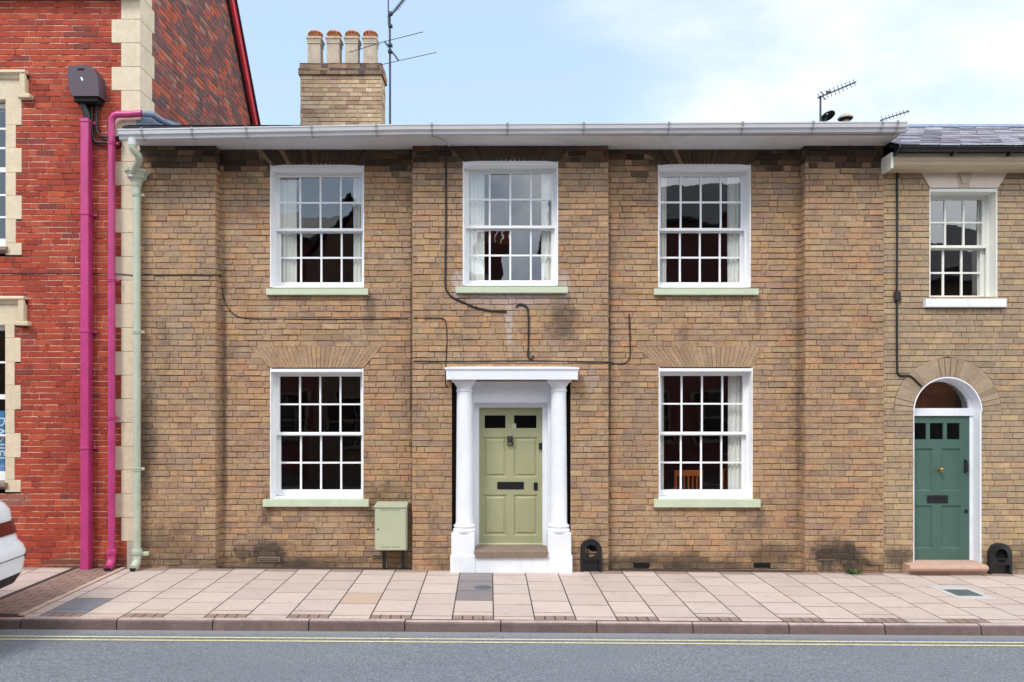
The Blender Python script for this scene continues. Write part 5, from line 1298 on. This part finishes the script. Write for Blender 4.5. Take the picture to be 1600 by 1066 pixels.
# ---------------------------------------------------------------- houses across the street (seen mirrored in the panes)
def far_house(x0, x1, depth, eave, ridge, mat, label, wins=3, chim=None, gable=False):
    YF = -11.9; t = empty('terraced_house', ((x0+x1)/2, YF, -.03), label, 'house', 'houses across the street, mirrored in the windows')
    y1 = YF-depth; m = MB()
    m.box(x0, x1, y1, YF, -.1, eave)
    if gable: m.prism([(x0, eave), (x1, eave), ((x0+x1)/2, ridge)], y1, YF)
    else:
        for (a, b) in ((x0, x0+.1), (x1-.1, x1)): m.prismx([(YF, eave), (YF-depth/2, ridge-.05), (y1, eave)], a, b)
    m.build('wall', mat, t)
    m = MB()
    if gable:
        for sx in (1, -1):
            xm = (x0+x1)/2; xe = x0-.15 if sx > 0 else x1+.15
            m.add([(xe, YF+.15, eave-.1), (xm, YF+.15, ridge+.05), (xm, y1, ridge+.05), (xe, y1, eave-.1), (xe, YF+.15, eave), (xm, YF+.15, ridge+.15), (xm, y1, ridge+.15), (xe, y1, eave)], [(0,1,2,3), (4,5,6,7), (0,1,5,4), (2,3,7,6), (0,3,7,4)])
    else: m.prismx([(YF+.3, eave-.05), (YF-depth/2, ridge), (y1-.3, eave-.05), (y1-.3, eave+.05), (YF-depth/2, ridge+.12), (YF+.3, eave+.06)], x0, x1)
    m.build('roof', M['slate'], t)
    n = wins; w_ = (x1-x0)/n
    for k in range(n):
        cx = x0+w_*(k+.5)
        for z0 in (1.0, 3.6):
            if z0+1.5 > eave: continue
            m = MB(); a, b, c, d = cx-.5, cx+.5, z0, z0+1.5
            for bx in ((a-.06, a, c-.06, d+.06), (b, b+.06, c-.06, d+.06), (a, b, d, d+.06), (a, b, c-.1, c), (a, b, (c+d)/2-.03, (c+d)/2+.03), (cx-.015, cx+.015, c, (c+d)/2-.03), (cx-.015, cx+.015, (c+d)/2+.03, d)): m.box(bx[0], bx[1], YF+.001, YF+.06, bx[2], bx[3])
            f = m.build('window', M['step'], t); m = MB(); m.box(a, b, YF+.002, YF+.02, c, d); m.build('glass', M['car_glass'], f)
    if chim:
        m = MB(); m.box(chim-.4, chim+.4, YF-depth/2-.3, YF-depth/2+.3, ridge-.6, ridge+1.1, .01); c_ = m.build('chimney', mat, t)
        for k in (-.22, 0, .22):
            m = MB(); m.lathe(chim+k, YF-depth/2, [(.1, ridge+1.1), (.09, ridge+1.5), (.11, ridge+1.55)], 12); m.build('chimney_pot', M['terracotta'], c_)
BR = paint('far_red_brick', (112, 62, 58), .9, .2, lin((80, 50, 44)), .5, 2); BB = paint('far_brown_brick', (116, 92, 72), .9, .2, lin((80, 62, 50)), .5, 2)
far_house(-17, -8.6, 7, 5.6, 7.4, BB, 'brown brick terrace opposite, mirrored farthest left', 4, -12)
far_house(-8.6, -5.6, 7, 6.9, 8.5, BR, 'narrow red brick house opposite, mirrored in the upper left window', 2)
far_house(-5.6, -3.4, 7, 6.5, 8.1, BB, 'gabled brown house opposite, beside the red one with the high roof', 1, None, True)
far_house(-3.4, 1.6, 6, 5.6, 6.3, BR, 'low red brick house opposite with a chimney, facing the porch', 3, -.6)
far_house(1.6, 3.4, 7, 6.3, 7.8, BB, 'narrow brown brick house opposite with a chimney', 1, 2.0)
far_house(3.4, 8.6, 8, 7.6, 9.9, BR, 'tall red brick house opposite, mirrored in the upper right window', 3)
far_house(8.6, 18, 7, 5.8, 7.6, BB, 'brown brick terrace opposite, mirrored farthest right', 4, 13)
